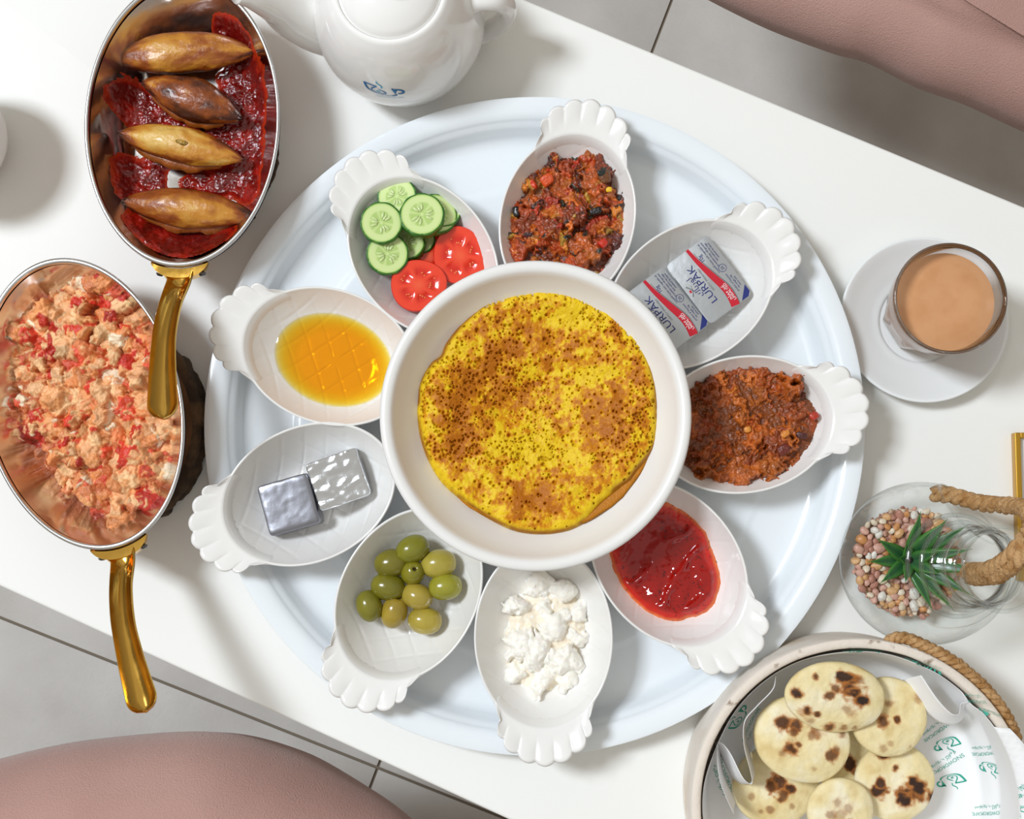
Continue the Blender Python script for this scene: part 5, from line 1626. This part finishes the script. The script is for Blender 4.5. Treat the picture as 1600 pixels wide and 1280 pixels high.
for k, (qx, qy, ddx, ddy) in enumerate(prints):
    best = None
    for iz in range(0, 61):
        z_ = iz * 0.1 + 0.6
        p_ = W(qx, qy, z_)
        dd_ = np.linalg.norm(_PP - p_, axis=-1)
        m_ = np.unravel_index(np.argmin(dd_), dd_.shape)
        if best is None or dd_[m_] < best[0] + (0.08 if z_ > best[2] else 0): best = (dd_[m_], m_, z_)
    t0, s0 = float(_T[best[1]]), float(_S[best[1]])
    if s0 < 0.45: continue
    A_ = paper_pt(t0 + .01, s0) - paper_pt(t0 - .01, s0); B_ = paper_pt(t0, s0 + .01) - paper_pt(t0, s0 - .01)
    A_ /= np.linalg.norm(A_); B_ /= np.linalg.norm(B_)
    Mx = np.stack([A_[:2], -B_[:2]], 1)
    sol = np.linalg.lstsq(Mx, np.array((ddx, ddy)), rcond=0.05)[0]
    rot = math.atan2(sol[1], sol[0])
    parts = []
    vd, fd = join([(np.column_stack([q, np.zeros(len(q))]), ff) for q, ff in LOGO])
    sets = [(vd[:, :2] * 1.25 + (0.1, 0.35), fd), (TXT[0] + (0, -0.42), TXT[1])]
    if len(TXA[0]): sets.append((TXA[0] + (0, -0.68), TXA[1]))
    vv, ff = join([(on_paper(q, t0, s0, rot, 1.3), f_) for q, f_ in sets])
    obj('printed_emblem', vv, ff, M['teal_print'], pap, smooth=False)

# folded flaps of the liner standing inside the left wall
def flap(name, pts, z0, z1, lean):
    p = spline([np.array(W(x, y, h)[:2]) - BK for x, y, h in pts], 70)
    t = np.gradient(p, axis=0); t /= np.linalg.norm(t, axis=1)[:, None]
    nn = np.stack([-t[:, 1], t[:, 0]], 1)
    rs = []
    for k in np.linspace(0, 1, 8):
        z = z0 + (z1 - z0) * k + 0.12 * np.sin(np.linspace(0, 7, 70)) * k
        rs.append(np.column_stack([p + nn * lean * (1 - k) ** 1.3, z]))
    v = np.concatenate(rs)
    o = obj(name, v, grid_faces(8, 70, False), M['paper'], pap)
    m_ = o.modifiers.new('thickness', 'SOLIDIFY'); m_.thickness = 0.0002
    return o
flap('folded_flap', [(1212, 1058, 5), (1207, 1078, 5), (1182, 1104, 5), (1163, 1128, 5), (1162, 1165, 5), (1172, 1205, 5), (1174, 1224, 4.8), (1160, 1214, 4.6), (1140, 1175, 4.8), (1124, 1160, 5), (1120, 1180, 5), (1126, 1225, 5), (1146, 1272, 5)], 2.2, 5.0, 0.5)
flap('folded_flap', [(1440, 1056, 5.4), (1462, 1092, 5.0), (1480, 1112, 4.6), (1494, 1114, 4.6), (1500, 1100, 5.0), (1512, 1098, 5.4)], 3.6, 5.3, -0.8)

# flatbreads
def bread(px, py, h, rx, ry, rot, tilt, spots, seed, lab, thick=0.95):
    n, m = 90, 46
    a = np.linspace(0, 2 * np.pi, n, endpoint=False)
    ca, sa = np.cos(a), np.sin(a)
    out = 1 + 0.035 * fbm(np.stack([ca, sa], 1) * 1.4 + seed, seed, 3)
    rs = []
    prof_ = [(0.02, 0), (0.5, 0), (0.85, 0.08), (0.96, 0.25), (1.0, 0.45), (0.985, 0.62)] + [(s, 0.62 + 0.38 * (1 - (s / 0.985) ** 4) ** 0.6) for s in np.linspace(0.97, 0.01, m)]
    for s, z in prof_:
        rs.append(np.stack([s * out * rx * ca, s * out * ry * sa, np.full(n, z * thick)], 1))
    v, f = rings(rs)
    topm = v[:, 2] > 0.5 * thick
    v[:, 2] += topm * (0.10 * fbm(v[:, :2] * 0.9 + seed * 7, seed, 3) + 0.03 * fbm(v[:, :2] * 3, seed + 1, 3))
    base, pale, tan = lin('#ead9a6'), lin('#f2e8c8'), lin('#d8bd80')
    nn = fbm(v * 0.8 + seed * 3, seed + 5, 4); n2 = fbm(v * 6.0 + seed, seed + 6, 4, 0.65); n4 = fbm(v * 2.2 + seed * 5, seed + 9, 2)
    c = base + (pale - base) * sstep(-0.1, 0.5, nn)[:, None]
    c = c + (tan - c) * (0.7 * sstep(0.05, 0.5, -nn))[:, None]
    p = W(px, py, h)
    cz, sz_ = math.cos(-rot), math.sin(-rot)
    for dx, dy, r, dark in spots:
        qx, qy = dx / 26.0, -dy / 26.0
        lx, ly = qx * cz - qy * sz_, qx * sz_ + qy * cz
        d = np.hypot(v[:, 0] - lx, v[:, 1] - ly) / (r * 1.15 / 26.0) + 0.4 * n2 + 0.75 * n4
        halo = (1 - sstep(0.7, 1.45, d)) * topm
        core = (1 - sstep(0.5, 1.02, d)) * topm
        c = c + (lin('#b8702a') - c) * (halo * min(1, dark + 0.15))[:, None]
        c = c + (lin('#2c1408') - c) * (core * dark)[:, None]
    R = Matrix.Rotation(tilt[1], 3, 'Y') @ Matrix.Rotation(tilt[0], 3, 'X') @ Matrix.Rotation(rot, 3, 'Z')
    o = obj('flatbread', v, f, M['bread'], None, (p[0], p[1], p[2] - thick * 0.7), R.to_euler(), cols=np.clip(c, 0, 1))
    return tag(o, lab, 'bread', 'flatbreads in the basket')
bread(1330, 1193, 2.0, 2.1, 2.0, 0, (0, 0), [(-5, 0, 9, 0.9), (5, 12, 4, .5)], 5, 'small flatbread mostly hidden in the middle of the pile')
bread(1212, 1228, 1.9, 2.65, 2.4, 0.3, (0, 0.02), [(5, -5, 13, .85), (20, 2, 8, .9), (-8, 0, 7, .7), (-40, 15, 4, .3), (-10, 35, 5, .4), (25, 30, 4, .3), (-25, 38, 3, .3), (8, 12, 8, .7)], 4, 'brown spotted flatbread at the left bottom of the pile')
bread(1398, 1222, 3.0, 2.42, 2.35, 0.2, (0.0, 0.02), [(-26, 12, 11, .95), (-24, 2, 6, .9), (22, 14, 16, 1.0), (14, 28, 11, .98), (30, 5, 12, .98), (0, -22, 5, .8), (-20, -44, 8, .9), (60, 25, 9, .9)], 6, 'flatbread with two large black scorches at the lower right', 0.9)
bread(1388, 1121, 4.0, 2.3, 2.36, 0.1, (-0.03, 0.05), [(-24, -3, 10, .6), (-12, 4, 10, .75), (10, 3, 5, .8), (-2, -20, 6, .4), (45, -28, 6, .3), (0, 40, 4, .2), (-12, 48, 5, .25), (30, 45, 3, .2)], 3, 'flatbread at the right of the pile below the topmost one')
bread(1254, 1155, 4.0, 2.9, 2.55, -0.35, (0.03, -0.04), [(-28, -28, 10, .85), (-10, -22, 8, .8), (-14, -12, 5, .6), (22, -22, 12, .45), (30, -30, 10, .5), (14, -8, 6, .4), (-18, 13, 10, .85), (-6, 8, 5, .7), (-30, 20, 7, .3), (42, 22, 8, .7), (52, 12, 5, .5), (18, 44, 4, .2), (62, -10, 5, .5)], 2, 'large flatbread at the left of the pile with several brown spots', 1.0)
bread(1314, 1266, 4.0, 2.0, 1.85, 0.2, (0.05, 0), [(-8, -14, 8, .25), (10, -6, 7, .25), (-18, 5, 6, .3), (12, 18, 6, .35), (-2, 4, 6, .2)], 7, 'pale flatbread at the bottom photo edge with light specks')
bread(1305, 1088, 5.1, 2.95, 2.1, -0.08, (0.16, 0.0), [(16, -28, 12, 1.0), (22, -18, 13, 1.0), (30, -8, 13, 1.0), (38, 0, 10, 1.0), (12, -34, 9, .95), (-60, -10, 7, .95), (-45, 20, 8, .9), (-28, 24, 4, .8), (0, -18, 6, .6), (-10, -6, 6, .7), (-8, 46, 7, .75), (12, 46, 5, .45), (30, 46, 4, .4), (20, 18, 8, .3), (-30, -34, 4, .8), (36, -28, 5, .4), (-38, 34, 5, .3)], 1, 'topmost flatbread with a long black scorch mark')
